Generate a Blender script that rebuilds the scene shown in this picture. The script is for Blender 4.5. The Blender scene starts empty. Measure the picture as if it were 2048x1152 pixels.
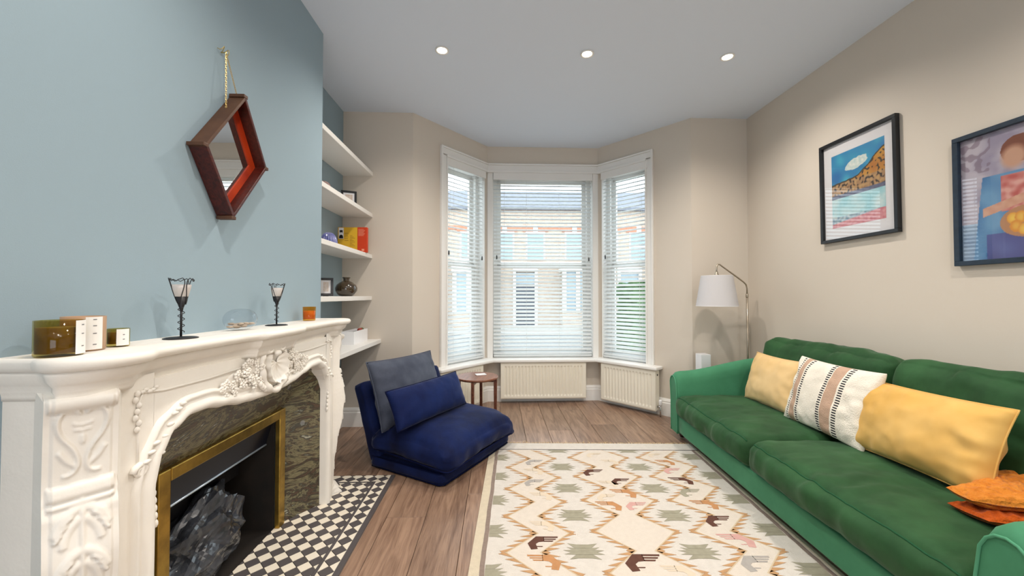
import bpy, bmesh, math, random
import numpy as np
from mathutils import Vector, Matrix, noise

R = math.radians
SC = bpy.context.scene
COL = SC.collection
random.seed(7)

# ---------------------------------------------------------------- camera, sky, exposure
cam_d = bpy.data.cameras.new('camera'); cam = bpy.data.objects.new('camera', cam_d); COL.objects.link(cam)
cam_d.sensor_width = 36.0; cam_d.lens = 770.0 / 2048.0 * 36.0
cam_d.clip_start = 0.02; cam_d.clip_end = 300
cam.location = (0, 0, 1.19)
cam.rotation_euler = (R(90) + math.atan(15 / 770), 0, -math.atan(30 / 770))
SC.camera = cam

W = bpy.data.worlds.new('overcast_sky'); SC.world = W; W.use_nodes = True
W.node_tree.nodes['Background'].inputs[0].default_value = (0.86, 0.93, 1.0, 1)
W.node_tree.nodes['Background'].inputs[1].default_value = 4.2

SC.view_settings.view_transform = 'Standard'
SC.view_settings.look = 'None'
SC.view_settings.gamma = 1.0
SC.view_settings.use_curve_mapping = False
SC.view_settings.exposure = -0.16

SPOT_W = 68.0          # each recessed ceiling downlight

# ---------------------------------------------------------------- materials
def lin(c):
    return tuple(((x / 255) / 12.92 if x / 255 <= 0.04045 else ((x / 255 + 0.055) / 1.055) ** 2.4) for x in c)

def mat(name, rgb, rough=0.6, metal=0.0, var=0.0, vscale=8.0, bump=0.0, bscale=120.0, sheen=0.0, spec=0.5,
        rgb2=None, trans=0.0, coat=0.0, emit=0.0, ior=1.45, stretch=None, alpha=1.0, sheen_rough=0.4, transl=0.0):
    m = bpy.data.materials.new(name); m.use_nodes = True
    nt = m.node_tree; b = nt.nodes['Principled BSDF']; L = nt.links
    c = lin(rgb) + (1,)
    b.inputs['Base Color'].default_value = c
    b.inputs['Roughness'].default_value = rough
    b.inputs['Metallic'].default_value = metal
    b.inputs['Specular IOR Level'].default_value = spec
    b.inputs['IOR'].default_value = ior
    b.inputs['Transmission Weight'].default_value = trans
    b.inputs['Coat Weight'].default_value = coat
    b.inputs['Alpha'].default_value = alpha
    if sheen:
        b.inputs['Sheen Weight'].default_value = sheen
        b.inputs['Sheen Tint'].default_value = tuple(.65 * x + .22 for x in lin(rgb)) + (1,)
        b.inputs['Sheen Roughness'].default_value = sheen_rough
    if emit:
        b.inputs['Emission Color'].default_value = c
        b.inputs['Emission Strength'].default_value = emit
    tc = nt.nodes.new('ShaderNodeTexCoord'); src = tc.outputs['Object']
    if stretch:
        mp = nt.nodes.new('ShaderNodeMapping'); mp.inputs['Scale'].default_value = stretch
        L.new(src, mp.inputs[0]); src = mp.outputs[0]
    if var or rgb2:
        n = nt.nodes.new('ShaderNodeTexNoise'); n.inputs['Scale'].default_value = vscale
        n.inputs['Detail'].default_value = 5; n.inputs['Roughness'].default_value = 0.6
        L.new(src, n.inputs['Vector'])
        rp = nt.nodes.new('ShaderNodeValToRGB')
        c2 = lin(rgb2) if rgb2 else tuple(x * (1 - var) for x in c[:3])
        c1 = c[:3] if rgb2 else tuple(min(1, x * (1 + var)) for x in c[:3])
        rp.color_ramp.elements[0].position = 0.32; rp.color_ramp.elements[1].position = 0.68
        rp.color_ramp.elements[0].color = c2 + (1,); rp.color_ramp.elements[1].color = c1 + (1,)
        L.new(n.outputs['Fac'], rp.inputs[0]); L.new(rp.outputs[0], b.inputs['Base Color'])
    if bump:
        n2 = nt.nodes.new('ShaderNodeTexNoise'); n2.inputs['Scale'].default_value = bscale
        n2.inputs['Detail'].default_value = 3
        L.new(src, n2.inputs['Vector'])
        bp = nt.nodes.new('ShaderNodeBump'); bp.inputs['Strength'].default_value = bump
        bp.inputs['Distance'].default_value = 0.01
        L.new(n2.outputs['Fac'], bp.inputs['Height']); L.new(bp.outputs[0], b.inputs['Normal'])
    if transl:
        out = nt.nodes['Material Output']
        t = nt.nodes.new('ShaderNodeBsdfTranslucent'); t.inputs[0].default_value = c
        mx = nt.nodes.new('ShaderNodeMixShader'); mx.inputs[0].default_value = transl
        L.new(b.outputs[0], mx.inputs[1]); L.new(t.outputs[0], mx.inputs[2]); L.new(mx.outputs[0], out.inputs[0])
    return m

def thin_glass(name, tint=(255, 255, 255), rough=0.0, refl=1.0):
    m = bpy.data.materials.new(name); m.use_nodes = True
    nt = m.node_tree; nt.nodes.remove(nt.nodes['Principled BSDF']); L = nt.links
    t = nt.nodes.new('ShaderNodeBsdfTransparent'); t.inputs[0].default_value = lin(tint) + (1,)
    g = nt.nodes.new('ShaderNodeBsdfGlossy'); g.inputs['Roughness'].default_value = rough
    fr = nt.nodes.new('ShaderNodeFresnel'); fr.inputs[0].default_value = 1.5
    mu = nt.nodes.new('ShaderNodeMath'); mu.operation = 'MULTIPLY'; mu.inputs[1].default_value = refl
    L.new(fr.outputs[0], mu.inputs[0])
    ge = nt.nodes.new('ShaderNodeNewGeometry'); iv = nt.nodes.new('ShaderNodeMath'); iv.operation = 'SUBTRACT'; iv.inputs[0].default_value = 1.0
    L.new(ge.outputs['Backfacing'], iv.inputs[1])
    m2 = nt.nodes.new('ShaderNodeMath'); m2.operation = 'MULTIPLY'; L.new(mu.outputs[0], m2.inputs[0]); L.new(iv.outputs[0], m2.inputs[1]); mu = m2
    mx = nt.nodes.new('ShaderNodeMixShader')
    L.new(mu.outputs[0], mx.inputs[0]); L.new(t.outputs[0], mx.inputs[1]); L.new(g.outputs[0], mx.inputs[2])
    L.new(mx.outputs[0], nt.nodes['Material Output'].inputs[0])
    return m

def attr_mat(name, rough=0.6):
    m = bpy.data.materials.new(name); m.use_nodes = True
    nt = m.node_tree; a = nt.nodes.new('ShaderNodeVertexColor'); a.layer_name = 'print'
    nt.links.new(a.outputs[0], nt.nodes['Principled BSDF'].inputs['Base Color'])
    nt.nodes['Principled BSDF'].inputs['Roughness'].default_value = rough
    return m

def wood_mat(name, c1, c2, rough=0.4, scale=3.0, per_object=False):
    """grain running along local Y"""
    m = bpy.data.materials.new(name); m.use_nodes = True
    nt = m.node_tree; b = nt.nodes['Principled BSDF']; L = nt.links
    tc = nt.nodes.new('ShaderNodeTexCoord'); mp = nt.nodes.new('ShaderNodeMapping')
    mp.inputs['Scale'].default_value = (9, 0.9, 9)
    vec = tc.outputs['Object']
    if per_object:
        oi = nt.nodes.new('ShaderNodeObjectInfo'); vm = nt.nodes.new('ShaderNodeVectorMath'); vm.operation = 'ADD'
        sc = nt.nodes.new('ShaderNodeVectorMath'); sc.operation = 'SCALE'; sc.inputs['Scale'].default_value = 37.0
        cb = nt.nodes.new('ShaderNodeCombineXYZ')
        for i in range(3): L.new(oi.outputs['Random'], cb.inputs[i])
        L.new(cb.outputs[0], sc.inputs[0]); L.new(vec, vm.inputs[0]); L.new(sc.outputs[0], vm.inputs[1]); vec = vm.outputs[0]
    L.new(vec, mp.inputs[0])
    n = nt.nodes.new('ShaderNodeTexNoise'); n.inputs['Scale'].default_value = scale; n.inputs['Detail'].default_value = 8
    n.inputs['Distortion'].default_value = 1.6
    L.new(mp.outputs[0], n.inputs['Vector'])
    mp2 = nt.nodes.new('ShaderNodeMapping'); mp2.inputs['Scale'].default_value = (60, 3, 60); L.new(vec, mp2.inputs[0])
    n2 = nt.nodes.new('ShaderNodeTexNoise'); n2.inputs['Scale'].default_value = 3.0; n2.inputs['Detail'].default_value = 4
    L.new(mp2.outputs[0], n2.inputs['Vector'])
    ad = nt.nodes.new('ShaderNodeMath'); ad.operation = 'MULTIPLY_ADD'; ad.inputs[1].default_value = 0.45
    L.new(n2.outputs['Fac'], ad.inputs[0]); L.new(n.outputs['Fac'], ad.inputs[2])
    rp = nt.nodes.new('ShaderNodeValToRGB')
    rp.color_ramp.elements[0].position = 0.5; rp.color_ramp.elements[1].position = 0.92
    rp.color_ramp.elements[0].color = lin(c2) + (1,); rp.color_ramp.elements[1].color = lin(c1) + (1,)
    L.new(ad.outputs[0], rp.inputs[0]); col = rp.outputs[0]
    if per_object:
        hv = nt.nodes.new('ShaderNodeHueSaturation'); mr = nt.nodes.new('ShaderNodeMapRange')
        mr.inputs['To Min'].default_value = 0.82; mr.inputs['To Max'].default_value = 1.16
        L.new(oi.outputs['Random'], mr.inputs[0]); L.new(mr.outputs[0], hv.inputs['Value']); L.new(col, hv.inputs['Color']); col = hv.outputs[0]
    L.new(col, b.inputs['Base Color'])
    bp = nt.nodes.new('ShaderNodeBump'); bp.inputs['Strength'].default_value = 0.12; bp.inputs['Distance'].default_value = 0.004
    L.new(n2.outputs['Fac'], bp.inputs['Height']); L.new(bp.outputs[0], b.inputs['Normal'])
    b.inputs['Roughness'].default_value = rough
    return m

def marble_mat(name):
    m = bpy.data.materials.new(name); m.use_nodes = True
    nt = m.node_tree; b = nt.nodes['Principled BSDF']; L = nt.links
    tc = nt.nodes.new('ShaderNodeTexCoord')
    mp = nt.nodes.new('ShaderNodeMapping'); mp.inputs['Rotation'].default_value = (R(38), 0, 0); mp.inputs['Scale'].default_value = (1, 1.0, 2.6)
    L.new(tc.outputs['Object'], mp.inputs[0])
    n = nt.nodes.new('ShaderNodeTexNoise'); n.inputs['Scale'].default_value = 3.6; n.inputs['Detail'].default_value = 11
    n.inputs['Distortion'].default_value = 2.6; n.inputs['Roughness'].default_value = 0.68
    L.new(mp.outputs[0], n.inputs['Vector'])
    rp = nt.nodes.new('ShaderNodeValToRGB'); cr = rp.color_ramp
    stops = [(0.28, (36, 30, 28)), (0.38, (92, 72, 58)), (0.455, (54, 52, 46)), (0.52, (126, 120, 92)), (0.57, (70, 56, 46)), (0.62, (72, 78, 70)), (0.65, (186, 184, 164)), (0.69, (84, 84, 78))]
    cr.elements[0].position, cr.elements[0].color = stops[0][0], lin(stops[0][1]) + (1,)
    cr.elements[1].position, cr.elements[1].color = stops[-1][0], lin(stops[-1][1]) + (1,)
    for p, c in stops[1:-1]:
        e = cr.elements.new(p); e.color = lin(c) + (1,)
    L.new(n.outputs['Fac'], rp.inputs[0])
    v = nt.nodes.new('ShaderNodeTexVoronoi'); v.inputs['Scale'].default_value = 13; L.new(tc.outputs['Object'], v.inputs['Vector'])
    r2 = nt.nodes.new('ShaderNodeValToRGB'); r2.color_ramp.elements[0].position = 0.16; r2.color_ramp.elements[1].position = 0.21
    r2.color_ramp.elements[0].color = (0.35, 0.35, 0.35, 1); r2.color_ramp.elements[1].color = (0, 0, 0, 1)
    L.new(v.outputs['Distance'], r2.inputs[0])
    wn = nt.nodes.new('ShaderNodeMath'); wn.operation = 'GREATER_THAN'; wn.inputs[1].default_value = 0.72
    sp = nt.nodes.new('ShaderNodeSeparateColor'); L.new(v.outputs['Color'], sp.inputs[0]); L.new(sp.outputs[0], wn.inputs[0])
    mm = nt.nodes.new('ShaderNodeMath'); mm.operation = 'MULTIPLY'; L.new(wn.outputs[0], mm.inputs[0]); L.new(r2.outputs[0], mm.inputs[1])
    mx = nt.nodes.new('ShaderNodeMix'); mx.data_type = 'RGBA'; mx.inputs[7].default_value = lin((170, 176, 182)) + (1,)
    L.new(mm.outputs[0], mx.inputs[0]); L.new(rp.outputs[0], mx.inputs[6]); L.new(mx.outputs[2], b.inputs['Base Color'])
    b.inputs['Roughness'].default_value = 0.22
    return m

M = {}
M['beige'] = mat('beige_paint', (214, 204, 191), 0.85, bump=0.05, bscale=300, spec=0.2)
M['blue'] = mat('blue_grey_paint', (152, 172, 183), 0.85, bump=0.05, bscale=300, spec=0.2)
M['ceil'] = mat('white_ceiling_paint', (224, 233, 246), 0.9, spec=0.2)
M['white'] = mat('white_gloss_paint', (238, 236, 232), 0.35)
M['mantel'] = mat('cream_painted_stone', (240, 235, 226), 0.5, var=0.03, vscale=6, bump=0.08, bscale=60)
M['marble'] = marble_mat('dark_veined_marble')
M['brass'] = mat('aged_brass', (196, 160, 76), 0.3, metal=0.9, rgb2=(150, 122, 60), vscale=14)
M['black'] = mat('black_iron', (22, 22, 25), 0.45, bump=0.1, bscale=80)
M['soot'] = mat('soot_black', (24, 22, 21), 0.85, rgb2=(40, 32, 26), vscale=6)
M['hood'] = mat('dark_steel_hood', (30, 34, 46), 0.3, metal=0.5)
M['hood_lip'] = mat('pale_steel_lip', (190, 205, 220), 0.3, metal=0.6)
M['bag'] = mat('smoky_plastic', (74, 78, 86), 0.22, rgb2=(30, 31, 35), vscale=7, coat=0.4)
M['tile_d'] = mat('charcoal_tile', (84, 79, 80), 0.45, var=0.10, vscale=3)
M['tile_w'] = mat('cream_tile', (236, 226, 208), 0.4, var=0.04, vscale=3)
M['grout'] = mat('grey_grout', (120, 114, 108), 0.9)
M['floor'] = wood_mat('oak_plank', (162, 132, 110), (112, 86, 70), 0.34, 2.4, True)
M['subfloor'] = mat('dark_floor_joint', (58, 42, 32), 0.9)
M['wenge'] = wood_mat('walnut_wood', (128, 78, 56), (86, 48, 34), 0.4, 4)
M['tabletop'] = wood_mat('table_walnut', (150, 98, 72), (108, 66, 48), 0.32, 4)
M['foot'] = mat('dark_turned_wood', (52, 24, 20), 0.3, coat=0.3)
M['navy'] = mat('navy_velvet', (15, 32, 80), 0.75, sheen=0.55, rgb2=(5, 12, 46), vscale=5, spec=0.2, bump=0.08, bscale=40, sheen_rough=0.35)
M['navy2'] = mat('bright_navy_velvet', (17, 36, 86), 0.75, sheen=0.55, rgb2=(7, 20, 64), vscale=5, spec=0.2, bump=0.08, bscale=40, sheen_rough=0.35)
M['navy_pipe'] = mat('navy_piping', (8, 16, 50), 0.8, spec=0.1)
M['green_pipe'] = mat('green_piping', (40, 84, 56), 0.8, spec=0.1)
M['green2_pipe'] = mat('pale_green_piping', (84, 148, 114), 0.8, spec=0.1)  # paler green takes up the daylight sheen painted on the arms
M['slate'] = mat('slate_blue_velvet', (84, 90, 104), 0.75, sheen=0.4, rgb2=(60, 65, 80), vscale=5, spec=0.2, bump=0.08, bscale=40)
M['green'] = mat('green_velvet', (50, 90, 54), 0.7, sheen=0.5, rgb2=(34, 66, 38), vscale=5, spec=0.2, bump=0.45, bscale=8, sheen_rough=0.35)
M['green2'] = mat('green_velvet_frame', (76, 142, 106), 0.7, sheen=0.5, rgb2=(64, 126, 92), vscale=4, spec=0.2, bump=0.06, bscale=40, sheen_rough=0.35)  # same velvet as the cushions; daylight sheen painted in as paler, bluer green
M['mustard'] = mat('pale_mustard_velvet', (228, 186, 112), 0.75, sheen=0.5, rgb2=(214, 164, 80), vscale=3, spec=0.2)
M['peach'] = mat('pale_gold_velvet', (232, 200, 148), 0.75, sheen=0.5, rgb2=(222, 184, 124), vscale=3, spec=0.2)
M['ivory'] = mat('ivory_cotton', (238, 230, 216), 0.9, bump=0.4, bscale=160, spec=0.2)
M['tan'] = mat('tan_woven_band', (196, 164, 142), 0.9, bump=0.4, bscale=160, spec=0.2)
M['dash'] = mat('black_yarn', (38, 36, 44), 0.9, spec=0.2)
M['orange'] = mat('orange_fleece', (216, 138, 56), 0.95, sheen=0.5, rgb2=(196, 112, 40), vscale=30, spec=0.1, bump=1.0, bscale=70)
M['rust'] = mat('rust_fleece', (192, 88, 30), 0.95, sheen=0.4, rgb2=(166, 70, 22), vscale=30, spec=0.1, bump=1.0, bscale=70)
M['rug'] = mat('cream_wool', (214, 207, 198), 0.95, var=0.04, vscale=30, bump=0.35, bscale=260, spec=0.1)
M['rug_edge'] = mat('pale_straw_wool', (210, 197, 174), 0.95, var=0.05, vscale=30, bump=0.35, bscale=260, spec=0.1)
M['r_chan'] = mat('ivory_wool', (218, 207, 194), 0.95, var=0.03, vscale=40, bump=0.35, bscale=260, spec=0.1)
M['r_or'] = mat('ochre_wool', (188, 148, 108), 0.95, var=0.10, vscale=40, spec=0.1)
M['r_line'] = mat('straw_wool_line', (206, 186, 156), 0.95, spec=0.1)
M['r_gr'] = mat('sage_wool', (158, 153, 134), 0.95, var=0.08, vscale=40, spec=0.1)
M['r_br'] = mat('dark_brown_wool', (98, 68, 58), 0.95, var=0.10, vscale=40, spec=0.1)
M['r_cop'] = mat('copper_wool', (188, 138, 96), 0.95, var=0.08, vscale=40, spec=0.1)
M['r_pk'] = mat('rose_wool', (206, 162, 154), 0.95, var=0.06, vscale=40, spec=0.1)
M['r_gy'] = mat('grey_wool', (170, 164, 158), 0.95, var=0.06, vscale=40, spec=0.1)
M['r_pale'] = mat('faded_wool', (216, 200, 178), 0.95, var=0.03, vscale=40, spec=0.1)
M['r_st'] = mat('taupe_wool', (142, 126, 116), 0.95, var=0.10, vscale=60, spec=0.1)
M['r_dk'] = mat('dark_wool_line', (70, 62, 62), 0.95, spec=0.1)
M['fringe'] = mat('straw_fringe', (212, 178, 124), 0.95, rgb2=(226, 206, 170), vscale=60)
M['slat'] = mat('white_blind_slat', (244, 246, 246), 0.5, transl=0.40)
M['cord'] = mat('white_cord', (225, 225, 222), 0.8)
M['rad'] = mat('cream_radiator_enamel', (240, 234, 218), 0.35)
M['chrome'] = mat('chrome', (200, 200, 200), 0.15, metal=1.0)
M['darkmetal'] = mat('dark_grey_metal', (70, 70, 72), 0.4, metal=0.8)
M['nickel'] = mat('brushed_nickel', (178, 168, 152), 0.3, metal=0.9)
M['shade'] = mat('white_linen_shade', (226, 224, 226), 0.9, bump=0.2, bscale=250, transl=0.25)
M['plastic'] = mat('white_plastic', (240, 240, 242), 0.35)
M['pframe'] = mat('black_picture_frame', (24, 26, 30), 0.35)
M['pframe2'] = mat('navy_black_picture_frame', (30, 46, 62), 0.35, var=0.2, vscale=40)
M['mount'] = mat('white_mount_card', (232, 230, 232), 0.8)
M['print'] = attr_mat('printed_paper')
M['pglass'] = thin_glass('picture_glass', (250, 250, 250), 0.0, 1.6)
M['wglass'] = thin_glass('window_glass', (246, 250, 250), 0.0, 0.7)
M['mirror'] = mat('mirror_silver', (235, 235, 232), 0.02, metal=1.0)
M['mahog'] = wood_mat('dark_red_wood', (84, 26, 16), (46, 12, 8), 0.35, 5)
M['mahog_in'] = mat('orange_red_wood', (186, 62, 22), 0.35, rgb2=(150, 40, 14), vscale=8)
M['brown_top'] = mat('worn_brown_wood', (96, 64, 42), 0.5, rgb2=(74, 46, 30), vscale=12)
M['gold'] = mat('gold_chain', (205, 178, 110), 0.3, metal=1.0)
M['olive'] = thin_glass('olive_glass', (232, 222, 170), 0.03, 1.0)
M['olive_wax'] = mat('olive_wax', (150, 126, 62), 0.5, rgb2=(124, 104, 48), vscale=14)
M['tan_wax'] = mat('tan_glazed_jar', (176, 142, 112), 0.35)
M['paper'] = mat('white_paper_label', (240, 238, 235), 0.8)
M['ink'] = mat('grey_ink', (120, 120, 124), 0.8)
M['wire'] = mat('black_wire', (28, 27, 30), 0.45)
M['frost'] = mat('frosted_glass', (236, 230, 226), 0.4, transl=0.4)
M['clear'] = thin_glass('clear_glass', (246, 248, 250), 0.02, 1.3)
M['pebble'] = mat('shell_pebbles', (206, 184, 160), 0.6, rgb2=(150, 130, 112), vscale=30)
M['amber'] = thin_glass('amber_glass', (248, 220, 130), 0.02, 1.0)
M['amber_wax'] = mat('amber_wax', (226, 170, 50), 0.5)
M['vase'] = mat('brown_glass', (58, 44, 24), 0.06, coat=1.0)
M['bluegl'] = mat('blue_lilac_glass', (86, 94, 160), 0.12, rgb2=(150, 152, 196), vscale=26, coat=0.6)
M['coral'] = mat('pink_brown_ceramic', (176, 150, 146), 0.5, rgb2=(112, 80, 78), vscale=60)
M['yellow'] = mat('yellow_book_cover', (224, 176, 44), 0.5)
M['red'] = mat('red_book_cover', (206, 62, 22), 0.5)
M['pages'] = mat('book_pages', (230, 222, 204), 0.9)
M['photo'] = mat('faded_photo', (196, 168, 146), 0.5, rgb2=(226, 220, 216), vscale=30)
M['stuffr'] = mat('red_trinket', (150, 60, 50), 0.5)
M['stuffg'] = mat('green_trinket', (70, 96, 46), 0.5)
M['lamp_on'] = mat('lit_lamp_lens', (255, 236, 206), 0.4, emit=14.0)
M['brick_y'] = None

# ---------------------------------------------------------------- mesh builder
class MB:
    def __init__(s): s.v = []; s.f = []; s.m = []; s.cols = None
    def add(s, vs, fs, mi=0):
        o = len(s.v); s.v += [tuple(p) for p in vs]
        for f in fs: s.f.append(tuple(i + o for i in f)); s.m.append(mi)
        return s
    def box(s, x0, x1, y0, y1, z0, z1, mi=0):
        return s.add([(x0, y0, z0), (x1, y0, z0), (x1, y1, z0), (x0, y1, z0), (x0, y0, z1), (x1, y0, z1), (x1, y1, z1), (x0, y1, z1)],
                     [(0, 3, 2, 1), (4, 5, 6, 7), (0, 1, 5, 4), (1, 2, 6, 5), (2, 3, 7, 6), (3, 0, 4, 7)], mi)
    def fbox(s, F, a0, a1, b0, b1, c0, c1, mi=0):
        """box in a frame F(a, b, c) -> xyz"""
        k = MB().box(a0, a1, b0, b1, c0, c1)
        return s.add([F(*p) for p in k.v], k.f, mi)
    def prism(s, poly, F, h0, h1, mi=0):
        n = len(poly)
        vs = [F(p[0], p[1], h0) for p in poly] + [F(p[0], p[1], h1) for p in poly]
        fs = [tuple(range(n))[::-1], tuple(range(n, 2 * n))] + [(i, (i + 1) % n, n + (i + 1) % n, n + i) for i in range(n)]
        return s.add(vs, fs, mi)
    def grid(s, fn, nu, nv, cu=False, cv=False, mi=0):
        o = len(s.v)
        for i in range(nu):
            for j in range(nv): s.v.append(tuple(fn(i, j)))
        for i in range(nu if cu else nu - 1):
            for j in range(nv if cv else nv - 1):
                a = o + i * nv + j; b = o + ((i + 1) % nu) * nv + j
                c = o + ((i + 1) % nu) * nv + (j + 1) % nv; d = o + i * nv + (j + 1) % nv
                s.f.append((a, b, c, d)); s.m.append(mi)
        return s
    def lathe(s, prof, c=(0, 0, 0), seg=24, mi=0, sx=1.0, sy=1.0, caps=True):
        n = len(prof); o = len(s.v)
        s.grid(lambda i, j: (c[0] + sx * prof[j][0] * math.cos(2 * math.pi * i / seg), c[1] + sy * prof[j][0] * math.sin(2 * math.pi * i / seg), c[2] + prof[j][1]), seg, n, cu=True, mi=mi)
        if caps:
            if prof[0][0] > 1e-5: s.f.append(tuple(o + i * n for i in range(seg))[::-1]); s.m.append(mi)
            if prof[-1][0] > 1e-5: s.f.append(tuple(o + i * n + n - 1 for i in range(seg))); s.m.append(mi)
        return s
    def tube(s, pts, r, seg=8, closed=False, mi=0):
        P = [Vector(p) for p in pts]; n = len(P)
        rs = r if isinstance(r, (list, tuple)) else [r] * n
        nrm = None; rings = []
        for i in range(n):
            if closed: t = P[(i + 1) % n] - P[i - 1]
            else: t = P[min(i + 1, n - 1)] - P[max(i - 1, 0)]
            t.normalize()
            if nrm is None:
                a = Vector((0, 0, 1)) if abs(t.z) < 0.9 else Vector((1, 0, 0)); nrm = t.cross(a).normalized()
            else:
                nrm = (nrm - t * nrm.dot(t)); nrm = nrm.normalized() if nrm.length > 1e-6 else t.orthogonal().normalized()
            bn = t.cross(nrm)
            rings.append([P[i] + (nrm * math.cos(2 * math.pi * k / seg) + bn * math.sin(2 * math.pi * k / seg)) * rs[i] for k in range(seg)])
        o = len(s.v)
        s.grid(lambda i, j: rings[i][j], n, seg, cu=closed, cv=True, mi=mi)
        if not closed:
            s.f.append(tuple(o + k for k in range(seg))[::-1]); s.m.append(mi)
            s.f.append(tuple(o + (n - 1) * seg + k for k in range(seg))); s.m.append(mi)
        return s
    def ball(s, c, r, seg=8, rings=5, mi=0):
        rx, ry, rz = r if isinstance(r, (tuple, list)) else (r, r, r)
        pr = [(math.sin(math.pi * k / rings), -math.cos(math.pi * k / rings)) for k in range(rings + 1)]
        return s.grid(lambda i, j: (c[0] + rx * pr[j][0] * math.cos(2 * math.pi * i / seg), c[1] + ry * pr[j][0] * math.sin(2 * math.pi * i / seg), c[2] + rz * pr[j][1]), seg, rings + 1, cu=True, mi=mi)
    def mesh(s, name, mats, smooth=False):
        me = bpy.data.meshes.new(name); me.from_pydata(s.v, [], s.f); me.validate(verbose=False)
        if not isinstance(mats, (list, tuple)): mats = [mats]
        for m in mats: me.materials.append(m)
        if len(mats) > 1 and len(me.polygons) == len(s.m): me.polygons.foreach_set('material_index', s.m)
        if smooth: me.polygons.foreach_set('use_smooth', [True] * len(me.polygons))
        bm = bmesh.new(); bm.from_mesh(me); bmesh.ops.recalc_face_normals(bm, faces=bm.faces); bm.to_mesh(me); bm.free()
        me.update()
        return me
    def build(s, name, mats, parent=None, smooth=False, bevel=0, loc=None, rot=None, sub=0, bseg=2, weld=0):
        o = bpy.data.objects.new(name, s.mesh(name, mats, smooth)); COL.objects.link(o)
        if parent: o.parent = parent
        if loc: o.location = loc
        if rot: o.rotation_euler = rot
        if weld:
            w = o.modifiers.new('weld', 'WELD'); w.merge_threshold = weld
        if bevel:
            b = o.modifiers.new('bevel', 'BEVEL'); b.width = bevel; b.segments = bseg; b.limit_method = 'ANGLE'; b.angle_limit = R(40)
        if sub:
            u = o.modifiers.new('sub', 'SUBSURF'); u.levels = u.render_levels = sub
        return o

def obj_of(name, me, parent=None, loc=(0, 0, 0), rot=(0, 0, 0)):
    o = bpy.data.objects.new(name, me); COL.objects.link(o); o.parent = parent; o.location = loc; o.rotation_euler = rot
    return o
def tag(o, label, cat, group=None):
    o['label'] = label; o['category'] = cat
    if group: o['group'] = group
    return o
def thing(name, label, cat, loc=(0, 0, 0), rotz=0.0, group=None):
    o = bpy.data.objects.new(name, None); COL.objects.link(o); o.location = loc; o.rotation_euler = (0, 0, rotz)
    o.empty_display_size = 0.05
    return tag(o, label, cat, group)
def struct(o, label=None):
    o['kind'] = 'structure'
    if label: o['label'] = label
    return o
def clip(poly, a, b, c):
    """keep a*x + b*y <= c"""
    out = []
    for i in range(len(poly)):
        p, q = poly[i], poly[(i + 1) % len(poly)]
        dp, dq = a * p[0] + b * p[1] - c, a * q[0] + b * q[1] - c
        if dp <= 0: out.append(p)
        if (dp < 0 < dq) or (dq < 0 < dp):
            t = dp / (dp - dq); out.append((p[0] + t * (q[0] - p[0]), p[1] + t * (q[1] - p[1])))
    return out
def clip_rect(poly, x0, x1, y0, y1):
    for a, b, c in ((-1, 0, -x0), (1, 0, x1), (0, -1, -y0), (0, 1, y1)):
        if len(poly) < 3: return []
        poly = clip(poly, a, b, c)
    return poly
def area(p): return abs(sum(p[i][0] * p[(i + 1) % len(p)][1] - p[(i + 1) % len(p)][0] * p[i][1] for i in range(len(p)))) / 2
def ident(x, y, z): return (x, y, z)
def nz(p, s=1.0): return noise.noise(Vector(p) * s)
def sm(x): x = max(0, min(1, x)); return x * x * (3 - 2 * x)
def interp(tab, x):
    for (a, b), (c, d) in zip(tab, tab[1:]):
        if x <= c: return b + (d - b) * sm((x - a) / (c - a)) if x >= a else b
    return tab[-1][1]

# ---------------------------------------------------------------- room shell
CZ = 2.89
XL, XR, YB, YR = -1.42, 2.40, 3.585, -3.0
BA, BB, BC, BD = (-0.78, YB), (-0.11, 4.372), (1.16, 4.375), (1.85, YB)
foot = [(XL, YR), (XR, YR), (XR, YB), BD, BC, BB, BA, (XL, YB)]
CHX, CH0, CH1, FC = -1.13, 0.857, 2.517, 1.687        # chimney breast front, ends, fireplace centre

floor = struct(MB().prism(foot, ident, -0.08, -0.012).build('floor', M['subfloor']), 'dark oak plank floor running towards the bay window')
struct(MB().prism([(XL - .1, YR - .1), (XR + .1, YR - .1), (XR + .1, YB + .1), (BD[0] + .1, YB + .1), (BC[0] + .1, BC[1] + .12), (BB[0] - .1, BB[1] + .12), (BA[0] - .1, YB + .1), (XL - .1, YB + .1)], ident, CZ, CZ + .1).build('ceiling', M['ceil']), 'plain white ceiling with recessed downlights')

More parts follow.
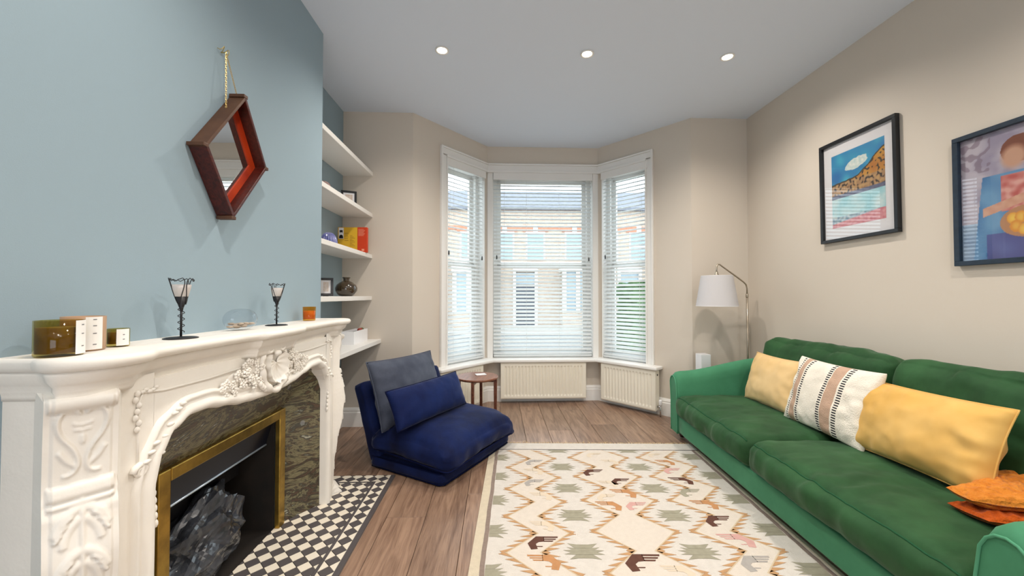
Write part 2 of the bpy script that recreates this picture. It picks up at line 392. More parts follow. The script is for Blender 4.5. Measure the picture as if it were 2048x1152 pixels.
pw = 0.2085; rnd = random.Random(3)
hexa = [(-1, 0, 0.78), (1, 0, 1.85)]
def line_clip(poly, p, q):        # keep the right side of p->q
    a, b = -(q[1] - p[1]), (q[0] - p[0])
    return clip(poly, a, b, a * p[0] + b * p[1])
k = -5
while -0.592 + pw * k < XR:
    x0 = max(-0.592 + pw * k, XL); x1 = min(-0.592 + pw * (k + 1), XR); k += 1
    if x1 <= x0 + .01: continue
    inbay = x1 > BA[0] + .05 and x0 < BD[0] - .05
    ymax = 4.37 if inbay else YB
    y = YR - rnd.random() * 1.4
    cuts = {-1: 1.30, 1: 2.095, 3: 0.9, 4: 3.485, 5: 3.02}
    ys = [y]
    while ys[-1] < ymax: ys.append(ys[-1] + rnd.choice((1.5, 1.8, 2.1)))
    for ya, yb_ in zip(ys, ys[1:]):
        ya, yb_ = max(ya, YR), min(yb_, ymax)
        if yb_ - ya < .02: continue
        g = .0012
        poly = [(x0 + g, ya + g), (x1 - g, ya + g), (x1 - g, yb_ - g), (x0 + g, yb_ - g)]
        if inbay:
            for p, q in ((BA, BB), (BB, BC), (BC, BD)): poly = line_clip(poly, p, q)
            if x0 < BA[0]: poly = clip_rect(poly, BA[0], 9, -9, 9)
            if x1 > BD[0]: poly = clip_rect(poly, -9, BD[0], -9, 9)
        if len(poly) < 3 or area(poly) < .004: continue
        cx, cy = sum(p[0] for p in poly) / len(poly), sum(p[1] for p in poly) / len(poly)
        MB().prism([(p[0] - cx, p[1] - cy) for p in poly], ident, -.012, 0).build('plank', M['floor'], floor, bevel=.0012, bseg=1, loc=(cx, cy, 0))
    if inbay and (x0 < BA[0] or x1 > BD[0]):        # the strip of the straddling plank outside the bay
        xa, xb = (x0, BA[0]) if x0 < BA[0] else (BD[0], x1)
        MB().box(xa + .001, xb - .001, YR, YB, -.012, 0).build('plank', M['floor'], floor, bevel=.0012, bseg=1)

T = 0.12
struct(MB().box(XL - T, XL, YR - T, YB + T, 0, CZ).build('wall_left', M['blue']), 'blue-grey alcove wall beside the chimney breast')
struct(MB().box(XR, XR + T, YR - T, YB + T, 0, CZ).build('wall_right', M['beige']), 'long beige wall behind the green sofa')
struct(MB().box(XL, BA[0], YB, YB + T, 0, CZ).build('wall_back_left', M['beige']), 'beige wall between shelves and bay')
struct(MB().box(BD[0], XR, YB, YB + T, 0, CZ).build('wall_back_right', M['beige']), 'narrow beige wall behind the floor lamp')
b = MB()                                                         # unseen rear wall; its wide opening is added to let sky light in
b.box(XL, -0.5, YR - T, YR, 0, CZ); b.box(1.5, XR, YR - T, YR, 0, CZ); b.box(-0.5, 1.5, YR - T, YR, 2.2, CZ)
struct(b.build('wall_rear', M['beige']))
# chimney breast with fire opening
OP0, OP1, OPZ, FD = FC - .325, FC + .325, .56, .27
b = MB(); xb = XL
b.box(xb, CHX, CH0, OP0 - .02, 0, CZ); b.box(xb, CHX, OP1 + .02, CH1, 0, CZ); b.box(xb, CHX, OP0 - .02, OP1 + .02, OPZ + .02, CZ)
struct(b.build('wall_chimney_breast', M['blue']), 'pale blue-grey chimney breast above the white fireplace')

def bayframe(P, Q):
    L = math.hypot(Q[0] - P[0], Q[1] - P[1]); e = ((Q[0] - P[0]) / L, (Q[1] - P[1]) / L); n = (-e[1], e[0])
    return L, lambda u, o, z: (P[0] + e[0] * u + n[0] * o, P[1] + e[1] * u + n[1] * o, z)
ZS, ZT = 0.47, 2.60
bays = [('left', BA, BB, .40, .99), ('centre', BB, BC, .06, 1.21), ('right', BC, BD, .05, .63)]
TR = 0
def skirt_profile(F, u0, u1, name):
    prof = [(0, 0), (-.022, 0), (-.022, .125), (-.016, .135), (-.018, .145), (-.010, .160), (-.004, .17), (0, .17)]
    b = MB(); n = len(prof)
    b.add([F(u, o, z) for u in (u0, u1) for o, z in prof], [(i, (i + 1) % n, n + (i + 1) % n, n + i) for i in range(n)] + [tuple(range(n)), tuple(range(n, 2 * n))[::-1]])
    return struct(b.build(name, M['white']))
FR = {}
for side, P, Q, u0, u1 in bays:
    L, F = bayframe(P, Q); FR[side] = (F, L)
    b = MB(); D = .22
    b.fbox(F, 0, L, 0, D, 0, ZS); b.fbox(F, 0, L, 0, D, ZT, CZ)
    if u0 > .1: b.fbox(F, 0, u0, 0, D, ZS, ZT)
    if L - u1 > .1: b.fbox(F, u1, L, 0, D, ZS, ZT)
    if side == 'centre': b.fbox(F, -.06, .06, .015, D, ZS, ZT); b.fbox(F, L - .06, L + .06, .015, D, ZS, ZT)
    struct(b.build('wall_bay_' + side, M['beige']), 'beige bay wall round the %s window' % side)
    skirt_profile(F, .0, L, 'baseboard_bay_' + side)
skirt_profile(bayframe((XL, YB), BA)[1], 0, BA[0] - XL, 'baseboard_back_left')
skirt_profile(bayframe(BD, (XR, YB))[1], 0, XR - BD[0], 'baseboard_back_right')
skirt_profile(bayframe((XL, CH1), (XL, YB))[1], 0, YB - CH1, 'baseboard_alcove')
skirt_profile(bayframe((XR, YB), (XR, YR))[1], 0, YB - YR, 'baseboard_right')

# ---------------------------------------------------------------- bay windows
def trim(F, segs, name):
    b = MB()
    for s_ in segs: b.fbox(F, *s_)
    return struct(b.build(name, M['white'], bevel=.004))
F, L = FR['left']
trim(F, [(.325, .345, -.032, 0, ZS, 2.69), (.345, .395, -.022, 0, ZS, 2.60), (.395, .412, -.03, .02, ZS, 2.585),
         (.345, L, -.032, 0, 2.672, 2.69), (.345, L, -.022, 0, 2.612, 2.672), (.395, L, -.034, .0, 2.585, 2.612)], 'trim_1')
F, L = FR['centre']
trim(F, [(0, L, -.032, 0, 2.672, 2.69), (0, L, -.022, 0, 2.612, 2.672), (0, L, -.034, 0, 2.585, 2.612), (0, .06, -.012, .10, ZS, 2.6), (L - .06, L, -.012, .10, ZS, 2.6)], 'trim_2')
F, L = FR['right']
trim(F, [(.655, .675, -.032, 0, ZS, 2.69), (.605, .655, -.022, 0, ZS, 2.60), (.59, .605, -.03, .02, ZS, 2.585),
         (0, .655, -.032, 0, 2.672, 2.69), (0, .655, -.022, 0, 2.612, 2.672), (0, .605, -.034, 0, 2.585, 2.612)], 'trim_3')
# continuous sill board following the bay
def off_line(d):
    pts = []
    segs = [(BA, BB), (BB, BC), (BC, BD)]
    lines = []
    for P, Q in segs:
        _, F = bayframe(P, Q); a = F(0, d, 0); c = F(1, d, 0); lines.append((a, (c[0] - a[0], c[1] - a[1])))
    def inter(l1, l2):
        (p, r_), (q, s_) = l1, l2; cr = r_[0] * s_[1] - r_[1] * s_[0]; t = ((q[0] - p[0]) * s_[1] - (q[1] - p[1]) * s_[0]) / cr
        return (p[0] + r_[0] * t, p[1] + r_[1] * t)
    return lines, inter
FL, FRt = FR['left'][0], FR['right'][0]
inn, it = off_line(-.14); out, _ = off_line(.06)
sill = [FL(.23, -.14, 0)[:2], it(inn[0], inn[1]), it(inn[1], inn[2]), FRt(.76, -.14, 0)[:2], FRt(.76, 0, 0)[:2], FRt(.64, 0, 0)[:2], FRt(.64, .06, 0)[:2], it(out[1], out[2]), it(out[0], out[1]), FL(.39, .06, 0)[:2], FL(.39, 0, 0)[:2], FL(.23, 0, 0)[:2]]
struct(MB().prism(sill, ident, .452, .485).build('trim_4', M['white'], bevel=.01, bseg=3), 'white window sill board following the bay')

WN = 0
for side, P, Q, u0, u1 in bays:
    WN += 1; F, L = FR[side]
    w = bpy.data.objects.new('window_%d' % WN, None); COL.objects.link(w); struct(w, 'white sash window in the %s of the bay' % side)
    o0, o1 = .10, .19; fr = .05
    MB().fbox(F, u0, u0 + fr, o0, o1, ZS, ZT).fbox(F, u1 - fr, u1, o0, o1, ZS, ZT).fbox(F, u0, u1, o0, o1, ZT - .05, ZT).fbox(F, u0, u1, o0, o1 + .05, ZS, ZS + .05).build('frame', M['white'], w, bevel=.004)
    MB().fbox(F, u0, u0 + .004, 0, o0, ZS, ZT).fbox(F, u1 - .004, u1, 0, o0, ZS, ZT).fbox(F, u0, u1, 0, o0, ZT - .004, ZT).build('reveal_lining', M['white'], w)
    zm = 1.53
    for (za, zb, oo) in ((zm - .02, ZT - .05, .15), (ZS + .05, zm + .02, .115)):
        a, c = u0 + fr, u1 - fr; s_ = .045
        MB().fbox(F, a, a + s_, oo, oo + .03, za, zb).fbox(F, c - s_, c, oo, oo + .03, za, zb).fbox(F, a, c, oo, oo + .03, za, za + s_).fbox(F, a, c, oo, oo + .03, zb - s_, zb).build('sash', M['white'], w, bevel=.003)
        MB().fbox(F, a + s_, c - s_, oo + .013, oo + .017, za + s_, zb - s_).build('pane', M['wglass'], w)

# venetian blinds
lab = {'left': 'white venetian blind in the bay pane beside the alcove shelves', 'centre': 'wide white venetian blind on the middle bay window',
       'right': 'white venetian blind in the bay pane beside the floor lamp'}
NS = 47; PITCH = .0425; TILT = R(29)
for side, P, Q, u0, u1 in bays:
    F, L = FR[side]; a, c = u0 + .012, u1 - .012
    oc = .035; wd = c - a
    p0 = F((a + c) / 2, oc, ZS + .02); e = Vector(F(1, 0, 0)) - Vector(F(0, 0, 0))
    t = thing('venetian_blind', lab[side], 'blind', p0, math.atan2(e.y, e.x), 'venetian blinds in the bay')
    zt = ZT - .02 - (ZS + .02)
    h = wd / 2
    MB().box(-h - .005, h + .005, -.062, -.05, zt - .075, zt + .005).box(-h, h, -.05, .025, zt - .05, zt).build('headrail', M['white'], t, bevel=.003)
    sl = MB(); nseg = 5
    def sp(i, j, n=nseg):
        x = (-h, h)[i]; q = j / (n - 1) - .5
        return (x, q * .05 * math.cos(TILT), q * .05 * math.sin(TILT) + .0025 * (1 - 4 * q * q))
    sl.grid(sp, 2, nseg)
    base = list(sl.v); sl.grid(lambda i, j: (base[i * nseg + j][0], base[i * nseg + j][1], base[i * nseg + j][2] - .0028), 2, nseg)
    n0 = 2 * nseg
    for i in range(nseg - 1):
        for r_ in (0, 1): sl.f.append((r_ * nseg + i, r_ * nseg + i + 1, n0 + r_ * nseg + i + 1, n0 + r_ * nseg + i)); sl.m.append(0)
    for j in (0, nseg - 1): sl.f.append((j, nseg + j, n0 + nseg + j, n0 + j)); sl.m.append(0)
    me = sl.mesh('slat', M['slat'])
    for k in range(NS): obj_of('slat', me, t, (0, 0, .05 + k * PITCH))
    MB().box(-h, h, -.026, .026, .004, .026).build('bottom_rail', M['slat'], t, bevel=.005)
    for x in ((-h + .11, h - .11) if wd < .8 else (-h + .12, -h / 3, h / 3, h - .12)):
        b = MB()
        for yy in (-.026, .026): b.tube([(x, yy, .02), (x, yy, zt - .05)], .0009, 5)
        b.build('ladder_cord', M['cord'], t)
    for x, zl in ((-h + .035, zt - .93), (h - .035, zt - .95)):
        cd = MB().tube([(x, -.036, zt - .06), (x, -.037, zl)], .0011, 5).build('pull_cord', M['cord'], t)
        MB().lathe([(.002, .0), (.007, -.012), (.008, -.04), (.004, -.048)], (x, -.037, zl), 10).build('tassel', M['darkmetal'], cd, smooth=True)

# ---------------------------------------------------------------- radiators
def radiator(F, u0, u1, label, valve_at):
    z0, z1 = .05, .445
    p0 = F((u0 + u1) / 2, -.10, 0); e = Vector(F(1, 0, 0)) - Vector(F(0, 0, 0))
    t = thing('radiator', label, 'radiator', p0, math.atan2(e.y, e.x), 'panel radiators under the bay sill')
    h = (u1 - u0) / 2; nfl = max(6, int((u1 - u0) / .036))
    def pf(i, j):
        n = nfl * 8; x = -h + 2 * h * i / n
        zz = [z0, z0 + .012, z0 + .03, z0 + .05, z1 - .05, z1 - .03, z1 - .012, z1][j]
        ph = (i % 8) / 8; fl = .5 - .5 * math.cos(2 * math.pi * ph); fl = fl ** 1.5
        on = 1 if 3 <= j <= 4 else 0
        edge = 1 if 8 < i < n - 8 else 0
        return (x, -.02 + (.0 if 1 <= j <= 6 else .006) + on * edge * .010 * fl, zz)
    MB().grid(pf, nfl * 8 + 1, 8).build('front_panel', M['rad'], t, smooth=False)
    MB().box(-h + .004, h - .004, -.008, .004, z0 + .004, z1 - .004).build('inner_panel', M['rad'], t)
    for xa in (-h, h - .004): MB().box(xa, xa + .004, -.02, .055, z0 + .01, z1).build('side_cover', M['rad'], t)
    b = MB().box(-h, h, -.018, -.014, z1 - .002, z1 + .004).box(-h, h, .05, .055, z1 - .002, z1 + .004)
    k = -h + .01
    while k < h - .01: b.box(k, k + .006, -.016, .052, z1 - .004, z1 + .002); k += .016
    b.build('top_grille', M['rad'], t)
    MB().box(-h + .004, h - .004, .035, .05, z0 + .01, z1 - .01).build('rear_panel', M['rad'], t)
    for xa in (-h * .6, h * .6 - .03): MB().box(xa, xa + .03, .05, .078, z0 + .06, z1 - .05).build('wall_bracket', M['rad'], t)
    for sx in valve_at:
        x = sx * h
        MB().lathe([(0, 0), (.009, 0), (.009, .004), (.004, .005), (.0, .005)], (0, 0, 0), 12).build('bleed_plug', M['darkmetal'], t, loc=(x, .015, z1 - .04), rot=(0, R(90) * sx, 0))
        v = MB().tube([(x, .015, z0 + .045), (x + sx * .03, .015, z0 + .045)], .011, 10).tube([(x + sx * .03, .015, z0 + .06), (x + sx * .03, .015, .0)], .0075, 8).build('valve_pipe', M['chrome'], t, smooth=True)
        MB().lathe([(.012, 0), (.016, .006), (.0165, .05), (.012, .058)], (x + sx * .03, .015, z0 + .058), 14).build('valve_head', M['plastic'], v, smooth=True)
    return t
radiator(FR['centre'][0], .15, 1.10, 'wide cream panel radiator below the middle bay window', ())
radiator(FR['right'][0], .11, .74, 'white panel radiator with thermostat valve beside the sofa arm', (1,))
radiator(FR['left'][0], .21, .84, 'white panel radiator partly behind the round wooden table', (-1,))

# ---------------------------------------------------------------- ceiling downlights
for i, (x, y) in enumerate([(-.382, 2.65), (.631, 2.65), (1.637, 2.645), (-.382, .9), (.631, .9), (1.637, .9), (-.382, -1.0), (.631, -1.0), (1.637, -1.0)]):
    lb = ['recessed ceiling downlight near the chimney breast', 'recessed ceiling downlight in the middle in front of the bay', 'recessed ceiling downlight near the long beige wall'][i % 3]
    if i > 2: lb = ['recessed downlight over the hearth side of the rug', 'recessed downlight over the middle of the rug', 'recessed downlight over the sofa seat', 'rear recessed downlight on the fireplace side', 'rear recessed downlight in the middle of the room', 'rear recessed downlight on the sofa wall side'][i - 3]  # these six, out of view, are added to help light the room
    t = thing('downlight', lb, 'ceiling light', (x, y, CZ), 0, 'recessed ceiling downlights')
    MB().lathe([(.036, -.001), (.047, -.002), (.047, -.006), (.040, -.009), (.034, -.004)], (0, 0, 0), 28, caps=False).build('trim_ring', M['white'], t, smooth=True)
    MB().lathe([(0, -.002), (.034, -.002), (.034, -.0045), (0, -.006)], (0, 0, 0), 24).build('lamp_lens', M['lamp_on'], t, smooth=True)
    ld = bpy.data.lights.new('downlight_beam', 'SPOT'); ld.energy = SPOT_W; ld.color = (1.0, .92, .83); ld.spot_size = R(150); ld.spot_blend = .9; ld.shadow_soft_size = .035
    lo = bpy.data.objects.new('downlight_beam', ld); COL.objects.link(lo); lo.parent = t; lo.location = (0, 0, -.03)

# ---------------------------------------------------------------- alcove shelves
SHZ = [2.292, 1.908, 1.53, 1.148, .755]
for i, z in enumerate(SHZ):
    lb = ['white alcove shelf just below the ceiling, empty', 'white alcove shelf holding the ring ornament and black photo frame', 'white alcove shelf holding the yellow and red book',
          'white alcove shelf holding the round brown vase', 'lowest and deepest white alcove shelf holding the open white box'][i]
    x1 = -1.147 if i < 4 else -1.062
    tag(MB().box(XL, x1, CH1, YB, z, z + .036).build('alcove_shelf', M['white'], bevel=.003), lb, 'shelf', 'floating alcove shelves')

# ---------------------------------------------------------------- fireplace surround (frame: d out of the wall, a along it, z)
fp = thing('fireplace_surround', 'carved cream fireplace surround with serpentine mantel shelf and canted legs', 'fireplace', (CHX, FC, 0))
def smooth_line(pts, it_=2):
    for _ in range(it_):
        q = [pts[0]]
        for p, r_ in zip(pts, pts[1:]):
            q.append((p[0] * .75 + r_[0] * .25, p[1] * .75 + r_[1] * .25)); q.append((p[0] * .25 + r_[0] * .75, p[1] * .25 + r_[1] * .75))
        q.append(pts[-1]); pts = q
    return pts
half = [(0, .785), (.09, .785), (.12, .80), (.165, .795), (.215, .755), (.238, .71), (.242, .655), (.232, .63), (.212, .60), (.208, .56), (.205, .45), (.208, .30), (.214, .20), (.222, .165), (.245, .15), (.25, .10), (.252, 0)]
hs = [half[0]] + smooth_line(half[1:-1], 2) + [half[-1]]
outl = hs + [(d, -a) for d, a in hs[:-1][::-1]]
def offs(poly, t):
    n = len(poly); r_ = []
    for i in range(n):
        p, q = poly[max(i - 1, 0)], poly[min(i + 1, n - 1)]
        tx, ty = q[0] - p[0], q[1] - p[1]; l = math.hypot(tx, ty) or 1
        nx, ny = -ty / l, tx / l           # outward = +d / outside
        if nx * 1 + ny * 0 < -1e-6 and abs(poly[i][1]) < .7: nx, ny = -nx, -ny
        r_.append((max(0, poly[i][0] - nx * t) if i not in (0, n - 1) else 0, poly[i][1] - ny * t * .42))
    return r_
# orientation: make sure the offset shrinks the outline
_t = offs(outl, .02)
SG = 1 if _t[len(_t) // 2][0] < outl[len(outl) // 2][0] else -1
def rings(prof, bld):
    L_ = [[(d, a, z) for d, a in offs(outl, SG * ins)] for z, ins in prof]
    n = len(outl); o = len(bld.v)
    bld.grid(lambda i, j: L_[i][j], len(L_), n)
    bld.f.append(tuple(o + k for k in range(n))); bld.m.append(0)
    bld.f.append(tuple(o + (len(L_) - 1) * n + k for k in range(n))[::-1]); bld.m.append(0)
    return bld
rings([(1.048, .014), (1.045, .005), (1.038, .0), (1.028, .001), (1.019, .010), (1.016, .024)], MB()).build('mantel_shelf', M['mantel'], fp, smooth=True)
rings([(1.016, .026), (1.008, .026), (1.004, .029), (.994, .033), (.985, .044), (.980, .052), (.970, .052), (.966, .056), (.958, .060), (.948, .062)], MB()).build('cornice_moulding', M['mantel'], fp, smooth=True)

def zarch(a):
    a = abs(a)
    return interp([(0, .768), (.10, .772), (.18, .780), (.28, .798), (.36, .812), (.43, .812), (.49, .786), (.53, .735), (.55, .66)], a)
FD_ = .158
b = MB(); na = 90
cols = []
for i in range(na + 1):
    a = -.55 + 1.10 * i / na
    cols.append([(.012, a, zarch(a)), (FD_, a, zarch(a)), (FD_, a, .955), (.012, a, .955)])
b.grid(lambda i, j: cols[i][j], na + 1, 4, cv=True)
b.build('frieze_panel', M['mantel'], fp)
# moulding that follows the opening
path = [(-.55, z) for z in np.linspace(.0, .65, 14)]
path += [(a, zarch(a)) for a in np.linspace(-.549, .549, 120)] + [(.55, z) for z in np.linspace(.65, .0, 14)]
sect = [(0, .0), (0, .158), (.006, .172), (.018, .180), (.030, .176), (.040, .166), (.046, .166), (.052, .172), (.060, .172), (.066, .158)]
b = MB(); ring = []
for i, (a, z) in enumerate(path):
    p, q = path[max(i - 2, 0)], path[min(i + 2, len(path) - 1)]
    ta, tz = q[0] - p[0], q[1] - p[1]; l = math.hypot(ta, tz); na_, nz_ = -tz / l, ta / l
    ring.append([(d, a + na_ * w_, z + nz_ * w_ if z > .02 else z) for w_, d in sect])
b.grid(lambda i, j: ring[i][j], len(ring), len(sect))
b.build('arch_moulding', M['mantel'], fp, smooth=True)

BUL = [(0, .055), (.03, .046), (.06, .012), (.10, .002), (.20, .006), (.32, .022), (.46, .050), (.58, .062), (.68, .048), (.715, .036), (.74, .030), (.85, .032), (.950, .040), (.972, -.004)]
P1, P2 = (.158, .660), (.085, .757)
cl = math.hypot(P2[0] - P1[0], P2[1] - P1[1]); nrm = ((P2[1] - P1[1]) / cl, -(P2[0] - P1[0]) / cl)
def stroke(h, U, Z, pts, w, amp):
    for (u0, z0), (u1, z1) in zip(pts, pts[1:]):
        du, dz = u1 - u0, z1 - z0; t = np.clip(((U - u0) * du + (Z - z0) * dz) / (du * du + dz * dz + 1e-12), 0, 1)
        d = np.hypot(U - u0 - t * du, Z - z0 - t * dz); h = np.maximum(h, amp * np.clip(1 - (d / w) ** 2, 0, 1) ** .6)
    return h
def curve(pts, it_=3): return smooth_line(pts, it_)
NU, NZ = 44, 240
zz = np.linspace(0.0, .972, NZ); uu = np.linspace(0, 1, NU)
Zg, Ug = np.meshgrid(zz, (uu - .5) * cl)
H = np.zeros_like(Zg)
pw_ = cl * .40
for s in (-1, 1):
    # upper cartouche: two C-scrolls making a heart, with leaf tips
    H = stroke(H, Ug, Zg, curve([(s * .006, .915), (s * .018, .925), (s * .036, .918), (s * .042, .895), (s * .036, .865), (s * .018, .838), (s * .008, .815), (s * .006, .790), (s * .016, .772), (s * .028, .772)]), .0042, .0065)
    H = stroke(H, Ug, Zg, curve([(s * .010, .790), (s * .026, .806), (s * .036, .826)]), .0055, .005)
    H = stroke(H, Ug, Zg, [(s * .002, .885), (s * .014, .889)], .003, .004)
    H = stroke(H, Ug, Zg, [(s * .002, .872), (s * .011, .875)], .003, .004)
    # lower acanthus lobes
    for k in range(6):
        z0 = .70 - k * .098
        wv = 1 - .06 * k
        H = stroke(H, Ug, Zg, curve([(s * .004, z0), (s * .018 * wv, z0 - .008), (s * .032 * wv, z0 - .026), (s * .040 * wv, z0 - .050)]), .010, .0065)
        H = stroke(H, Ug, Zg, curve([(s * .006, z0 - .03), (s * .018 * wv, z0 - .042), (s * .028 * wv, z0 - .062), (s * .030 * wv, z0 - .078)]), .0085, .0055)
        for q in range(3):
            H = stroke(H, Ug, Zg, [(s * (.018 + .008 * q) * wv, z0 - .02 - .016 * q), (s * (.030 + .006 * q) * wv, z0 - .032 - .016 * q)], .0045, .009)
H = stroke(H, Ug, Zg, [(0, .72), (0, .10)], .005, .006)
H = stroke(H, Ug, Zg, [(0, .86), (0, .845)], .005, .005)
H = np.maximum(H, np.where(abs(Ug) < pw_ * 1.12, .012 * np.clip(1 - ((Zg - .735) / .017) ** 2, 0, 1) ** .5, 0))
H = np.maximum(H, np.where(abs(Ug) < pw_ * 1.12, .009 * np.clip(1 - ((Zg - .708) / .006) ** 2, 0, 1) ** .5, 0))
H = np.maximum(H, np.where(abs(Ug) < pw_ * 1.18, .018 * np.clip(1 - ((Zg - .942) / .020) ** 2, 0, 1) ** .5, 0))
H += np.where((abs(Ug) < pw_) & (Zg > .09), .005, 0)
for s in (-1, 1):
    lg = thing_leg = None
    b = MB()
    def lp(i, j):
        u, z = uu[i], zz[j]; d0 = P1[0] + (P2[0] - P1[0]) * u; a0 = P1[1] + (P2[1] - P1[1]) * u
        # bulge fades to nothing at the two side edges of the canted face only a little
        o = interp(BUL, z) + H[i, j]
        return (d0 + nrm[0] * o, s * (a0 + nrm[1] * o), z)
    b.grid(lp, NU, NZ)
    leg = b.build('canted_leg', M['mantel'], fp, smooth=True)
    # plain inner face and outer side face of the leg
    ZL = np.linspace(0, .972, 44)
    def inner(i, j):
        z = ZL[j]; o = interp(BUL, z)
        e = (P1[0] + nrm[0] * o, P1[1] + nrm[1] * o)
        return [(.1585, s * .551, z), (.1585, s * .645, z), (e[0], s * e[1], z)][i]
    MB().grid(inner, 3, len(ZL)).build('leg_inner_face', M['mantel'], fp, smooth=False)
    def outer(i, j):
        z = ZL[j]; o = interp(BUL, z)
        e = (P2[0] + nrm[0] * o, P2[1] + nrm[1] * o)
        return [(e[0], s * e[1], z), (.07, s * .757, z), (0, s * .757, z)][i]
    MB().grid(outer, 3, len(ZL)).build('leg_side_face', M['mantel'], fp, smooth=False)
    # fine bead that frames the frieze, and the shoulder scroll with leaves
    fb = [(.168, s * .20, .918), (.162, s * .35, .912), (.160, s * .52, .915), (.160, s * .588, .925), (.160, s * .598, .90), (.160, s * .60, .80), (.160, s * .600, .72)]
    MB().tube([(p[0], p[1], p[2]) for p in fb], .0035, 6).build('frieze_bead', M['mantel'], fp, smooth=True)
    sc = MB()
    sp_ = [(.165, s * (.598 + .020 * (1 - k / 16) * math.cos(k * .75)), .715 + .020 * (1 - k / 16) * math.sin(k * .75)) for k in range(16)]
    sc.tube(sp_, [.009 - .0003 * k for k in range(16)], 8)
    for k in range(9):
        t_ = k / 8; a_ = .585 - .12 * t_; z_ = zarch(min(a_, .549)) + .03 + .035 * t_ if a_ < .549 else .735 + .02 * k
        sc.ball((.172, s * a_, z_), (.007, .013, .006), 8, 5)
    for k in range(8): sc.ball((.166, s * (.562 - .002 * k), .70 - .022 * k), (.007, .006, .012), 8, 5)
    sc.build('shoulder_scroll', M['mantel'], fp, smooth=True)
    lf = MB()
    for k in range(7): lf.ball((.163, s * (.606 + .006 * math.sin(k * 2.1)), .925 - .016 * k), (.006, .007, .009), 8, 5)
    for k in range(5): lf.ball((.163, s * (.592 - .011 * k), .927 + .004 * math.sin(k * 2)), (.005, .008, .005), 8, 5)
    lf.build('corner_leaves', M['mantel'], fp, smooth=True)
    # flower spray beside the shell
    fl = MB(); rr = random.Random(11 if s > 0 else 12)
    for k in range(46):
        t_ = rr.random(); a_ = .085 + .215 * t_; spread = .050 * (1 - t_) ** .5 + .012
        z_ = .872 + .012 * math.sin(t_ * 5) + (rr.random() * 2 - 1) * spread; rr_ = .0062 + .003 * rr.random()
        dd = FD_ + .012 + .018 * (1 - t_) * rr.random()
        for q in range(5):
            an = q * 1.2566 + rr.random()
            fl.ball((dd, s * (a_ + rr_ * 1.1 * math.cos(an)), z_ + rr_ * 1.1 * math.sin(an)), (rr_ * .8, rr_ * .75, rr_ * .75), 6, 4)
        fl.ball((dd + .005, s * a_, z_), rr_ * .5, 6, 4)
    fl.ball((FD_ + .002, s * .17, .874), (.008, .10, .038), 16, 8)
    fl.build('flower_carving', M['mantel'], fp, smooth=True)
# scallop shell cartouche
b = MB(); nr, nt_ = 14, 91
def shell(i, j):
    th = R(-128) + R(256) * j / (nt_ - 1); r_ = i / (nr - 1)
    Rr = .074 + .010 * math.cos(th) + .0035 * math.cos(13 * th)
    d = FD_ + .034 + .014 * r_ ** 2 - .010 * math.sin(math.pi * min(1, r_ * 1.0)) + .0038 * r_ ** .7 * math.cos(13 * th)
    return (d, Rr * r_ * math.sin(th) * .92, .905 - Rr * r_ * math.cos(th))
b.grid(shell, nr, nt_)
b.grid(lambda i, j: (FD_ + .0 if i else shell(nr - 1, j)[0], shell(nr - 1, j)[1] * (1.0 if not i else .9), shell(nr - 1, j)[2]), 2, nt_)
b.build('scallop_shell', M['mantel'], fp, smooth=True)
b = MB()
cs = []
for k in range(60):
    th = R(-168) + R(336) * k / 59
    cs.append((FD_ + .024 + .008 * math.cos(th), .092 * math.sin(th) * .95, .892 - .100 * math.cos(th) + .004 * math.sin(3 * th)))
b.tube(cs, [.006 + .007 * math.sin(math.pi * k / 59) + .0035 * math.sin(k * .9) for k in range(60)], 10)
for s in (-1, 1):
    b.tube([(FD_ + .030, s * (.042 - .030 * (1 - k / 20) * math.cos(k * .5)), .965 + .022 * (1 - k / 20) * math.sin(k * .5)) for k in range(20)], .007, 8)
    for k in range(7): b.ball((FD_ + .026, s * (.03 + .012 * k), .800 + .004 * k * k / 4), (.010, .009, .012 + .002 * (k % 2)), 8, 5)
b.ball((FD_ + .038, 0, .945), (.012, .022, .012), 12, 7)
b.build('cartouche_scroll', M['mantel'], fp, smooth=True)
MB().prism([(0, -.13), (.055, -.12), (.07, -.06), (.074, 0), (.07, .06), (.055, .12), (0, .13)], lambda d, a, z: (FD_ - .002 + d * .30, a, z), .80, .955).build('keystone_block', M['mantel'], fp, bevel=.01)

# ---------------------------------------------------------------- fire insert: marble slips, brass frame, hood, firebox
fi = thing('fireplace_insert', 'dark marble and brass fireplace insert with black firebox', 'fireplace', (CHX, FC, 0))
def slab(q, name):
    back = [(d - .008, a_, z) for d, a_, z in q]
    MB().add(list(q) + back, [(0, 1, 2, 3), (4, 7, 6, 5), (0, 4, 5, 1), (1, 5, 6, 2), (2, 6, 7, 3), (3, 7, 4, 0)]).build(name, M['marble'], fi)
ZA, DA = .825, .128                                       # splayed marble slips run from the brass frame out to the legs and arch
for s in (-1, 1):
    slab([(.012, s * .378, .0112), (DA, s * .549, .0112), (DA, s * .549, ZA), (.012, s * .378, .606)], 'marble_slip')
slab([(.012, -.3775, .6065), (.012, .3775, .6065), (DA, .5485, ZA), (DA, -.5485, ZA)], 'marble_slip')
for a0, a1, z0, z1 in ((-.378, -.328, .010, .606), (.328, .378, .010, .606), (-.328, .328, .561, .606)):
    MB().box(.004, .030, a0, a1, z0, z1).build('brass_strip', M['brass'], fi, bevel=.004)
b = MB().box(-FD, -FD + .01, -.325, .325, .0, .56).box(-FD, 0, -.335, -.325, 0, .57).box(-FD, 0, .325, .335, 0, .57).box(-FD, 0, -.325, .325, .56, .57)
b.build('firebox_lining', M['soot'], fi)
MB().box(-FD + .012, -.001, -.324, .324, .001, .008).build('firebox_floor', M['soot'], fi)
b = MB()
b.prism([(-.005, .558), (-.012, .558), (-.045, .44), (-.038, .436)], lambda d, z, a: (d, a, z), -.322, .322)
